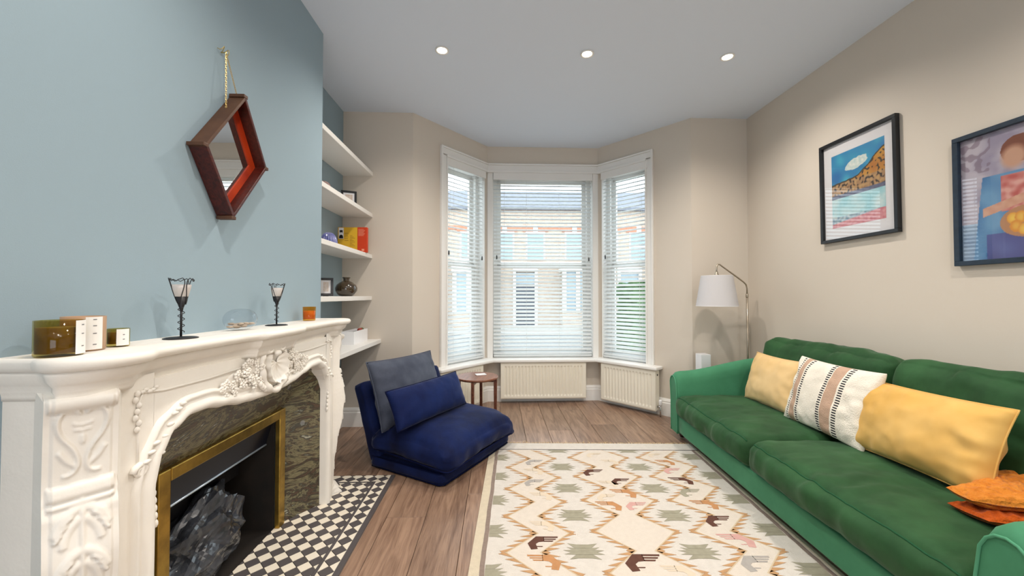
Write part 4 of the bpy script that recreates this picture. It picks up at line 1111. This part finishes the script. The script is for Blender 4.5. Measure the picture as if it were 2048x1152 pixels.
# ---------------------------------------------------------------- green sofa (local x: front to wall, local y: away from camera)
SO = Vector((1.49, 3.17, 0))
sofa = thing('sofa', 'long green velvet two-cushion sofa with sloping arms along the beige wall', 'sofa', SO, RA)
RS = Matrix.Rotation(RA, 4, 'Z'); 
def SW(x, y, z): return Vector(SO) + (RS @ Vector((x, y, z)))
YF, YN = -.055, -2.10                                   # inner faces of the far and near arms
bm_obj('base', softbox(.86, 2.22, .145, .018, 10), M['green2'], sofa, (.43, (YF + YN) / 2, .1325))
def arm(yc, sgn, nm, up_=0.0):
    n = 34; rings_ = []
    for i in range(n + 1):
        x = -.012 + .90 * i / n
        ztop = .556 + up_ + .115 * sm((x - .02) / .75)
        rnd_ = 0 if x > .07 else .07 - math.sqrt(max(0, .07 ** 2 - (.07 - max(0, x + .012)) ** 2))
        zt_ = ztop - rnd_ * .55; wi = .060; r_ = []
        for k in range(29):
            a_ = k / 28
            if a_ < .36: z = .06 + (zt_ - .10 - .06) * a_ / .36; y = wi
            elif a_ > .64: z = .06 + (zt_ - .10 - .06) * (1 - a_) / .36; y = -wi
            else:
                th = math.pi * (a_ - .36) / .28; y = wi * math.cos(th) * 1.06; z = zt_ - .10 + .10 * math.sin(th) ** .8
            flare = sgn * .020 * sm((z - .30) / .22)
            r_.append((x, yc + y + flare, z))
        rings_.append(r_)
    b = MB(); b.grid(lambda i, j: rings_[i][j], n + 1, 29)
    b.f.append(tuple(range(29))); b.m.append(0); o_ = n * 29; b.f.append(tuple(o_ + k for k in range(29))[::-1]); b.m.append(0)
    b.f.append(tuple(k for i in range(n + 1) for k in [i * 29]) + tuple(i * 29 + 28 for i in range(n, -1, -1))); b.m.append(0)
    a = b.build(nm, M['green2'], sofa, smooth=True)
    for p in a.data.polygons:
        if len(p.vertices) > 4: p.use_smooth = False
    MB().tube([(p[0] - .002, p[1], p[2]) for p in rings_[0]], .0045, 6).build('piping', M['green2_pipe'], a, smooth=True)
arm(.005, 1, 'arm'); arm(-2.160, -1, 'arm', .02)
bm_obj('back_frame', softbox(.07, 2.14, .70, .03, 12), M['green'], sofa, (.862, (YF + YN) / 2, .41))
YM = -1.035
for k, (ya, yb_) in enumerate(((YF, YM), (YM, YN))):
    c = bm_obj('seat_cushion', softbox(.74, ya - yb_ - .004, .175, .055, 60, top=.022, front=.026, side=.0, wr=.012, ws=7, seed=3 + 4 * k, fold=.016), M['green'], sofa, (.335, (ya + yb_) / 2, .2945))
    hy = (ya - yb_) / 2 - .02
    MB().tube(list(EDGE), .0038, 6).build('piping', M['green_pipe'], c, smooth=True)
    ya, yb_ = ((-.085, -1.155), (-1.135, YN))[k]
    c2 = bm_obj('back_cushion', softbox(.20, ya - yb_ - .01, .47, .075, 44, top=.020, front=.030, fold=.016, wr=.022, ws=6, seed=9 + 5 * k), M['green'], sofa, (.735 + .004 * k, (ya + yb_) / 2, .612 + .004 * k), (0, R(9), R(0) if k == 0 else R(.6)))
for x, y in ((.06, .02), (.06, -2.175), (.80, .02), (.80, -2.175)):
    MB().lathe([(.018, .0082), (.024, .020), (.028, .042), (.026, .056), (.022, .062)], (x, y, 0), 16).build('foot', M['foot'], sofa, smooth=True)

# scatter cushions on the sofa
def cushion(name, label, c, right, up, w, h, t, mats, seam=None, colour=None, **kw):
    o = bpy.data.objects.new(name, None); COL.objects.link(o); tag(o, label, 'cushion', 'cushions on the green sofa')
    set_frame(o, c, right, up)
    b, edge = pillow_bm(w, h, t, colour=colour, **kw)
    b.build('cover', mats, o, smooth=True, weld=.0005)
    if seam: MB().tube(edge, .0035, 6, closed=True).build('seam', seam, o, smooth=True)
    return o
def V(a, b_): return (RS @ Vector(b_)) - (RS @ Vector(a))
def fit(bl, br, tl): return SW(*bl), V(bl, br), V(bl, tl)
def by_corners(bl, br, tl):
    """frame of a cushion from three sofa-local corners"""
    bl, br, tl = Vector(bl), Vector(br), Vector(tl)
    c = (br + tl) / 2; return SW(*c), V(bl, br), V(bl, tl), (br - bl).length, (tl - bl).length
# right = towards the camera along the seat, so the front faces the room
c, r_, u, w_, h_ = by_corners((.46, -.185, .405), (.47, -.68, .41), (.56, -.25, .735))
cushion('cushion', 'pale gold velvet cushion leaning in the far sofa corner', c, r_, u, .55, .37, .15, [M['peach']], M['peach'], wr=.013, seed=1)
def stripes(u, v):
    # 0 ivory, 1 tan, 2 black yarn
    bands = [(.15, .235), (.595, .705)]
    dashes = [(.105, .135), (.25, .285), (.54, .580), (.722, .768)]
    for a_, b_ in bands:
        if a_ < u < b_: return 1
    for a_, b_ in dashes:
        if a_ < u < b_: return 2 if (v * 30) % 1 < .5 else 0
    return 0
c, r_, u, w_, h_ = by_corners((.44, -.635, .41), (.43, -1.235, .41), (.55, -.70, .775))
cushion('cushion', 'ivory cushion with tan bands and black dashed stripes in the sofa middle', c, r_, u, .59, .42, .15, [M['ivory'], M['tan'], M['dash']], None, colour=stripes, N=120, wr=.012, seed=6, bow=.06)
c, r_, u, w_, h_ = by_corners((.45, -1.165, .418), (.43, -1.72, .435), (.56, -1.22, .73))
cushion('cushion', 'mustard velvet rectangular cushion beside the striped cushion', c, r_, u, .62, .36, .17, [M['mustard']], M['mustard'], wr=.018, seed=14, bow=.05)

# orange fleece throw folded over the near arm
th = thing('fleece_throw', 'folded orange fleece throw lying on the sofa by the near arm', 'blanket', SW(.50, -1.83, .405), RA)
def fold(L0, W0, th0, seed, tip, lift, N=90):
    """one layer of the folded throw: local x from the pointed tip (0) to the back, y across; puffy, knobbly"""
    b = MB(); n = N + 1
    def pt(i, j, sgn):
        u, v = i / N, -1 + 2 * j / N
        x = L0 * u; wv = W0 / 2 * (tip + (1 - tip) * sm(u / .55)); y = v * wv + .03 * math.sin(u * 4 + seed)
        prof = max(0, (1 - abs(v) ** 3.2) * min(1, u * 9) * min(1, (1 - u) * 9)) ** .45
        rib = .006 * math.sin(30 * v * wv * 4 + 5 * math.sin(u * 14 + seed)) * math.sin(u * 46 + seed) + .007 * noise.noise(Vector((x * 42, y * 42, seed)))
        z = lift(u) + sgn * th0 / 2 * prof + (rib * prof if sgn > 0 else 0) + .012 * noise.noise(Vector((x * 9, y * 9, seed)))
        return (x, y, z)
    b.grid(lambda i, j: pt(i, j, -1), n, n); b.grid(lambda i, j: pt(i, j, 1), n, n)
    return b
fold(.52, .30, .056, 4, .30, lambda u: .070 + .012 * u).build('upper_fold', M['orange'], th, smooth=True, weld=.0004, loc=(-.235, .03, 0), rot=(0, 0, R(-4)))
fold(.52, .30, .050, 8, .45, lambda u: .020 + .004 * u).build('lower_fold', M['rust'], th, smooth=True, weld=.0004, loc=(-.235, -.045, 0), rot=(R(-3), 0, R(-3)))

# ---------------------------------------------------------------- navy floor chair
CA = math.atan2(-.517, .856); CC = Vector((-.392, 2.935, 0)); RC = Matrix.Rotation(CA, 4, 'Z')
ch = thing('floor_chair', 'navy velvet fold-out floor chair between fireplace and rug', 'chair', CC, CA)
bm_obj('base_mattress', softbox(.64, .84, .088, .030, 18, top=.004, side=.01, front=-.006, wr=.006, ws=7, seed=2), M['navy'], ch, (.0, 0, .0465))
bm_obj('backrest', softbox(.115, .84, .56, .035, 18, front=.008, wr=.006, ws=7, seed=5), M['navy'], ch, (-.365, 0, .295), (0, R(-20), 0))
bm = softbox(.67, .85, .145, .062, 34, top=.066, wr=.016, ws=7, seed=8)
for v in bm.verts:
    x_, y_ = v.co.x / .335, v.co.y / .425; cr_ = abs(x_ * y_) ** 3
    v.co.z -= .030 * cr_; v.co.x *= 1 + .035 * cr_; v.co.y *= 1 + .03 * cr_
    v.co.z += .006 * math.sin(16 * math.atan2(abs(y_) - 1.25, abs(x_) - 1.25)) * cr_ ** .4 * (1 if v.co.z > 0 else 0)
sc_ = bm_obj('seat_cushion', bm, M['navy'], ch, (.045, -.012, .182), (0, R(3), 0))
MB().tube([(x_, y_, -.055) for x_, y_ in [(-.30, -.428), (0, -.424), (.300, -.428), (.326, -.418), (.336, -.395), (.334, 0), (.336, .395), (.326, .418), (.300, .428), (0, .424), (-.30, .428)]], .006, 6).build('piping', M['navy_pipe'], sc_, smooth=True)
for z, xx in ((.012, .322), (.080, .322)):
    MB().tube([(-xx + .02, -.418, z), (xx - .03, -.418, z), (xx - .005, -.395, z), (xx, 0, z), (xx - .005, .395, z), (xx - .03, .418, z), (-xx + .02, .418, z)], .005, 6).build('piping', M['navy_pipe'], ch, smooth=True)
def CWp(x, y, z): return CC + (RC @ Vector((x, y, z)))
def CV(a, b_): return (RC @ Vector(b_)) - (RC @ Vector(a))
def ccush(name, label, bl, br, tl, w, h, t, m, **kw):
    o = bpy.data.objects.new(name, None); COL.objects.link(o); tag(o, label, 'cushion', 'cushions on the navy floor chair')
    bl, br, tl = Vector(bl), Vector(br), Vector(tl)
    set_frame(o, CWp(*((br + tl) / 2)), CV(bl, br), CV(bl, tl))
    b, edge = pillow_bm(w, h, t, **kw); b.build('cover', m, o, smooth=True, weld=.0005)
    MB().tube(edge, .0045, 6, closed=True).build('piping', M['navy_pipe'] if m is M['navy2'] else m, o, smooth=True)
ccush('square_cushion', 'slate grey-blue velvet cushion propped against the navy chair back', (-.165, -.455, .285), (-.165, .185, .285), (-.315, -.445, .715), .66, .48, .17, M['slate'], wr=.012, seed=3, bow=.05)
ccush('lumbar_cushion', 'oblong navy velvet lumbar cushion in front of the slate cushion', (.035, -.50, .33), (.035, .20, .335), (-.065, -.50, .562), .74, .265, .15, M['navy2'], wr=.007, seed=21, bow=.04)

# ---------------------------------------------------------------- round side table
tb = thing('side_table', 'small round walnut side table with four legs by the radiator', 'side table', (-.181, 3.545, 0), R(-10))
MB().lathe([(0, .431), (.178, .431), (.189, .437), (.193, .444), (.193, .451), (.190, .455), (0, .455)], seg=48).build('table_top', M['tabletop'], tb, smooth=False, bevel=.001)
for k in range(4):
    an = k * math.pi / 2; x, y = .170 * math.cos(an), .170 * math.sin(an)
    b = MB(); q = .0155
    Fl = lambda a_, b_, z, x=x, y=y, an=an: (x + (a_ * (1 - .35 * (1 - z / .431))) * math.cos(an) - b_ * math.sin(an), y + (a_ * (1 - .35 * (1 - z / .431))) * math.sin(an) + b_ * math.cos(an), z)
    b.fbox(Fl, -q, q, -q * .8, q * .8, 0, .431); b.build('leg', M['wenge'], tb, bevel=.003)
MB().box(-.152, .152, -.011, .011, .405, .4308).build('apron_rail', M['wenge'], tb); [MB().box(-.011, .011, y0, y1, .405, .4308).build('apron_rail', M['wenge'], tb) for y0, y1 in ((-.152, -.012), (.012, .152))]
tag(MB().box(-.048, .048, -.034, .034, 0, .008).build('white_card', M['plastic'], None, bevel=.003, loc=(-.150, 3.590, .4552), rot=(0, 0, R(18))), 'flat white coaster lying on the round side table', 'coaster')

# ---------------------------------------------------------------- floor lamp
lp = thing('floor_lamp', 'nickel arched floor lamp with white drum shade behind the sofa arm', 'floor lamp', (2.262, 3.40, 0))
MB().lathe([(0, 0), (.115, 0), (.118, .006), (.112, .014), (.03, .022), (.014, .03), (0, .03)], seg=40).build('base', M['nickel'], lp, smooth=True)
sh = Vector((-.338, -.10, 0))                                  # shade axis relative to the pole
pl_ = MB().tube([(0, 0, .022), (0, 0, 1.21)], .0085, 12).build('pole', M['nickel'], lp, smooth=True)
MB().lathe([(.0085, 1.17), (.0115, 1.175), (.0115, 1.20), (.0085, 1.205)], seg=14).build('collar', M['nickel'], pl_, smooth=True)
arm_pts = [(0, 0, 1.20), (0, 0, 1.255), (-.012, -.003, 1.29), (-.04, -.012, 1.312)] + [((sh * f).x, (sh * f).y, z) for f, z in ((.30, 1.348), (.6, 1.405), (.80, 1.443), (.90, 1.463), (.96, 1.463), (.995, 1.445), (1.0, 1.415), (1.0, 1.385))]
MB().tube(arm_pts, .0065, 10).build('curved_arm', M['nickel'], lp, smooth=True)
MB().lathe([(.008, 1.40), (.013, 1.392), (.013, 1.382), (.020, 1.372), (.020, 1.35), (.017, 1.31), (.0, 1.31)], (sh.x, sh.y, 0), 18).build('lamp_holder', M['nickel'], lp, smooth=True)
sd = MB().lathe([(.168, 1.098), (.126, 1.362)], (sh.x, sh.y, 0), 48, caps=False).lathe([(.1655, 1.098), (.1235, 1.362)], (sh.x, sh.y, 0), 48, caps=False).build('lamp_shade', M['shade'], lp, smooth=True)
for z, r0 in ((1.098, .1668), (1.362, .1248)): MB().tube([(sh.x + r0 * math.cos(k * .1309), sh.y + r0 * math.sin(k * .1309), z) for k in range(48)], .0022, 6, closed=True).build('shade_ring', M['plastic'], sd, smooth=True)
b = MB()
for k in range(3): b.tube([(sh.x + .018 * math.cos(k * 2.094), sh.y + .018 * math.sin(k * 2.094), 1.352), (sh.x + .124 * math.cos(k * 2.094), sh.y + .124 * math.sin(k * 2.094), 1.36)], .0018, 5)
b.build('spider_fitting', M['nickel'], sd)
MB().lathe([(0, 1.312), (.013, 1.305), (.028, 1.27), (.030, 1.25), (.022, 1.225), (0, 1.215)], (sh.x, sh.y, 0), 20).build('bulb', M['frost'], lp, smooth=True)
t = thing('upright_heater', 'slim white upright box standing behind the sofa arm', 'appliance', (1.872, 3.44, 0))
MB().box(-.045, .045, -.05, .05, .012, .66).build('body', M['plastic'], t, bevel=.004)
MB().box(-.06, .06, -.065, .065, 0, .012).build('plinth', M['plastic'], t, bevel=.003)

# ---------------------------------------------------------------- framed pictures on the right wall
def print_mesh(name, w, h, fn, nx, nz_):
    me = bpy.data.meshes.new(name); vs = []; cs = []
    for i in range(nx + 1):
        for j in range(nz_ + 1):
            u, v = i / nx, j / nz_; vs.append((0, (u - .5) * -w, (v - .5) * h)); cs.append(lin(fn(u, v)) + (1,))
    fs = [(i * (nz_ + 1) + j, i * (nz_ + 1) + j + 1, (i + 1) * (nz_ + 1) + j + 1, (i + 1) * (nz_ + 1) + j) for i in range(nx) for j in range(nz_)]
    me.from_pydata(vs, [], fs); at_ = me.color_attributes.new('print', 'FLOAT_COLOR', 'POINT')
    at_.data.foreach_set('color', [c for q in cs for c in q]); me.materials.append(M['print']); me.update()
    return me
def mixc(a, b_, t_): t_ = max(0, min(1, t_)); return tuple(x + (y - x) * t_ for x, y in zip(a, b_))
def landscape(u, v):        # u: 0 far edge .. 1 near edge
    n = noise.noise(Vector((u * 5, v * 5, 3))); n2 = noise.noise(Vector((u * 22, v * 26, 8)))
    hill = .60 + .06 * u + .24 * sm((u - .45) / .6) + .015 * noise.noise(Vector((u * 9, 0, 1)))
    if v > hill:
        c = mixc((24, 110, 176), (70, 178, 204), .5 + .8 * n)
        d = ((u - .50 - (v - .8) * .9) / .20) ** 2 + ((v - .80) / .075) ** 2 + .35 * n2
        if d < 1: c = mixc((196, 218, 214), (236, 238, 230), .5 + n2)
        return c
    if v > hill - .02: return (70, 60, 40)
    if v > .44:
        c = mixc((206, 152, 52), (182, 116, 50), .5 + n * 1.2)
        if v < .60: c = mixc((196, 158, 104), (150, 112, 84), .5 + n2 * 1.4)
        if n2 > .22: c = (62, 52, 44)
        return c
    if v > .39: return mixc((120, 118, 140), (88, 96, 124), .5 + n2)
    if v > .14:
        return mixc((150, 206, 214), (206, 226, 226), .5 + n * 1.1 + .3 * n2)
    if v < .05 + .10 * u: return mixc((204, 116, 126), (226, 160, 160), .5 + n2)
    return mixc((120, 150, 170), (196, 206, 206), .5 + n2)
def figure(u, v):
    u += .17                # generic figure in blue holding a basket of fruit, features left soft
    n = noise.noise(Vector((u * 6, v * 7, 5))); n2 = noise.noise(Vector((u * 18, v * 22, 2)))
    c = mixc((196, 188, 200), (158, 150, 172), .5 + n + .4 * n2)
    if v > .70 and u < .40 and n2 > .05: c = mixc(c, (120, 100, 116), .5)
    if v < .30: c = mixc((150, 172, 196), (110, 140, 176), .5 + n)
    if abs(u - .56) < .30 - .12 * v and v < .66: c = mixc((70, 124, 176), (110, 160, 200), .5 + n * 1.2)
    if abs(u - .60) < .24 and v < .20: c = mixc((70, 76, 140), (92, 104, 168), .5 + n)
    if abs(u - .60) < .13 and .36 < v < .64: c = mixc((190, 90, 86), (226, 170, 160), .5 + n2 * 1.2)
    if ((u - .60) / .125) ** 2 + ((v - .82) / .105) ** 2 < 1: c = (126, 70, 50)
    d = ((u - .565) / .085) ** 2 + ((v - .765) / .085) ** 2
    if d < 1.5: c = mixc((206, 160, 134), c, (d - .5))
    if abs(v - .40 - .25 * (u - .45)) < .035 and .34 < u < .85: c = mixc((222, 176, 150), (206, 150, 126), .5 + n2)
    if ((u - .66) / .20) ** 2 + ((v - .27) / .12) ** 2 < 1:
        c = (188, 136, 96)
        for k in range(9):
            x_, y_ = .55 + .055 * (k % 5) + .02 * (k // 5), .30 - .075 * (k // 5) + .02 * math.sin(k * 3)
            e = ((u - x_) / .042) ** 2 + ((v - y_) / .045) ** 2
            if e < 1: c = mixc((246, 206, 90), (226, 150, 50), e + .2 * (k % 3))
    return c
def picture(label, yc, zc, w, h, fw, depth, fm, mountw, fn, nx, nz_, tilt=0.0):
    t = thing('framed_picture', label, 'picture', (XR, yc, zc)); t.rotation_euler = (tilt, 0, 0)
    for nm, y0, y1, z0, z1 in (('frame_rail', -w / 2, w / 2, h / 2 - fw, h / 2), ('frame_rail', -w / 2, w / 2, -h / 2, -h / 2 + fw), ('frame_stile', -w / 2, -w / 2 + fw, -h / 2 + fw, h / 2 - fw), ('frame_stile', w / 2 - fw, w / 2, -h / 2 + fw, h / 2 - fw)):
        MB().box(-depth, -.001, y0, y1, z0, z1).build(nm, fm, t, bevel=.0015, bseg=1)
    iw, ih = w - 2 * fw, h - 2 * fw
    if mountw: MB().box(-.010, -.006, -iw / 2, iw / 2, -ih / 2, ih / 2).build('mount', M['mount'], t)
    pwid, phei = iw - 2 * mountw, ih - 2 * mountw * 1.25
    obj_of('art_print', print_mesh('art_print', pwid, phei, fn, nx, nz_), t, (-.0106, 0, 0))
    if not mountw: MB().box(-.009, -.005, -iw / 2, iw / 2, -ih / 2, ih / 2).build('backing_board', M['mount'], t)
    MB().box(-.0165, -.0145, -iw / 2, iw / 2, -ih / 2, ih / 2).build('glass', M['pglass'], t)
picture('black-framed landscape print with white mount, hung above the far sofa corner', 2.455, 1.922, .545, .712, .022, .03, M['pframe'], .062, landscape, 150, 200, R(-.4))
picture('dark blue-framed print of a figure holding fruit, no mount', 1.625, 1.672, .56, .662, .024, .03, M['pframe2'], 0.0, figure, 170, 200, R(0))

# ---------------------------------------------------------------- outside: street and houses across the road
def brick_mat(name, c1, c2, mortar):
    m = bpy.data.materials.new(name); m.use_nodes = True; nt = m.node_tree; b = nt.nodes['Principled BSDF']; L_ = nt.links
    tc = nt.nodes.new('ShaderNodeTexCoord'); mp = nt.nodes.new('ShaderNodeMapping'); mp.inputs['Rotation'].default_value = (R(90), 0, 0)
    L_.new(tc.outputs['Object'], mp.inputs[0]); k = nt.nodes.new('ShaderNodeTexBrick'); L_.new(mp.outputs[0], k.inputs['Vector'])
    k.inputs['Color1'].default_value = lin(c1) + (1,); k.inputs['Color2'].default_value = lin(c2) + (1,); k.inputs['Mortar'].default_value = lin(mortar) + (1,)
    k.inputs['Scale'].default_value = 1.0; k.inputs['Brick Width'].default_value = .225; k.inputs['Row Height'].default_value = .075; k.inputs['Mortar Size'].default_value = .009
    L_.new(k.outputs['Color'], b.inputs['Base Color']); b.inputs['Roughness'].default_value = .9
    return m
M['by'] = brick_mat('yellow_stock_brick', (204, 182, 160), (190, 160, 140), (200, 192, 182))
M['br'] = mat('red_brick_band', (206, 136, 110), .9, var=.12, vscale=6)
M['slate_roof'] = mat('grey_slate_roof', (128, 130, 138), .8, var=.15, vscale=4)
M['tarmac'] = mat('grey_tarmac', (120, 122, 124), .95, var=.1, vscale=2)
M['pave'] = mat('pale_paving', (176, 174, 168), .95, var=.08, vscale=2)
M['hedge'] = mat('hedge_leaf', (76, 112, 60), .8, rgb2=(46, 78, 38), vscale=9)
M['winglass'] = mat('far_window_glass', (150, 168, 180), .1, spec=.8)
M['darkdoor'] = mat('dark_blue_door', (50, 60, 74), .4)
GZ = -.45
struct(MB().box(-30, 36, 4.9, 40, GZ - .2, GZ).build('ground', M['pave']), 'pale front path and pavement outside the bay')
struct(MB().box(-30, 36, 10.5, 16.0, GZ, GZ + .02).build('road', M['tarmac']), 'grey road outside')
def house(x0, label):
    t = thing('terraced_house', label, 'house', (x0, 20.5, GZ), 0, 'brick terraced houses across the street')
    w = 5.6
    MB().box(0, w, 0, 8, 0, 6.2).build('wall', M['by'], t)
    MB().prism([(-.25, 6.2), (-.25, 6.35), (4, 8.3), (8.2, 6.35), (8.2, 6.2)], lambda y, z, x: (x, y, z), 0, w).build('roof', M['slate_roof'], t)
    MB().box(0, w, -.06, 0, 5.15, 5.35).build('brick_band', M['br'], t); MB().box(0, w, -.09, 0, 3.2, 3.42).build('brick_band', M['white'], t)
    for xc in (1.25, 3.1, 4.75):
        f = MB().box(xc - .52, xc + .52, -.04, .0, 3.5, 5.05).build('window', M['white'], t)
        MB().box(xc - .43, xc + .43, -.06, -.041, 3.58, 4.24).build('pane', M['winglass'], f); MB().box(xc - .43, xc + .43, -.06, -.041, 4.32, 4.97).build('pane', M['winglass'], f)
        MB().box(xc - .68, xc + .68, -.07, 0, 5.06, 5.30).build('lintel', M['br'], t); MB().box(xc - .12, xc + .12, -.1, 0, 5.04, 5.36).build('keystone', M['white'], t)
    MB().box(.45, 2.75, -.9, 0, 0, .75).build('bay_plinth', M['by'], t); MB().box(.4, 2.8, -1.0, 0, 2.85, 3.2).build('bay_roof', M['white'], t)
    for xc in (.55, 1.25, 1.95, 2.65): MB().box(xc - .1, xc + .1, -.95, -.75, .75, 2.85).build('bay_column', M['white'], t)
    for xc in (.9, 1.6, 2.3): MB().box(xc - .25, xc + .25, -.86, -.82, .75, 2.85).build('bay_pane', M['winglass'], t)
    d = MB().box(3.7, 4.7, -.06, 0, 0, 2.2).build('door', M['darkdoor'], t); MB().box(3.55, 3.7, -.2, 0, 0, 2.9).build('door_post', M['white'], t); MB().box(4.7, 4.85, -.2, 0, 0, 2.9).build('door_post', M['white'], t)
    MB().box(3.55, 4.85, -.25, 0, 2.9, 3.15).build('porch_lintel', M['white'], t); MB().box(3.7, 4.7, -.05, 0, 2.25, 2.85).build('fanlight', M['winglass'], t)
house(-8.3, 'brick terraced house seen past the alcove side of the bay'); house(-2.7, 'brick terraced house straight across from the middle bay window')
house(2.9, 'brick terraced house across from the middle window, next along'); house(8.5, 'brick terraced house seen past the lamp side of the bay')
b = MB()
hb = bmesh.new(); bmesh.ops.create_cube(hb, size=2.0); bmesh.ops.subdivide_edges(hb, edges=hb.edges[:], cuts=26, use_grid_fill=True)
for v in hb.verts:
    p = v.co.copy(); v.co = Vector((p.x * 1.9, p.y * .5, max(-.96, p.z) * .95)) * (1 + .16 * noise.noise(p * 6) + .10 * noise.noise(p * 14))
    v.co.z = max(v.co.z, -.95)
tag(bm_obj('garden_hedge', hb, M['hedge'], None, (5.0, 9.2, GZ + .95), smooth=False), 'green garden hedge outside the lamp side of the bay', 'hedge')
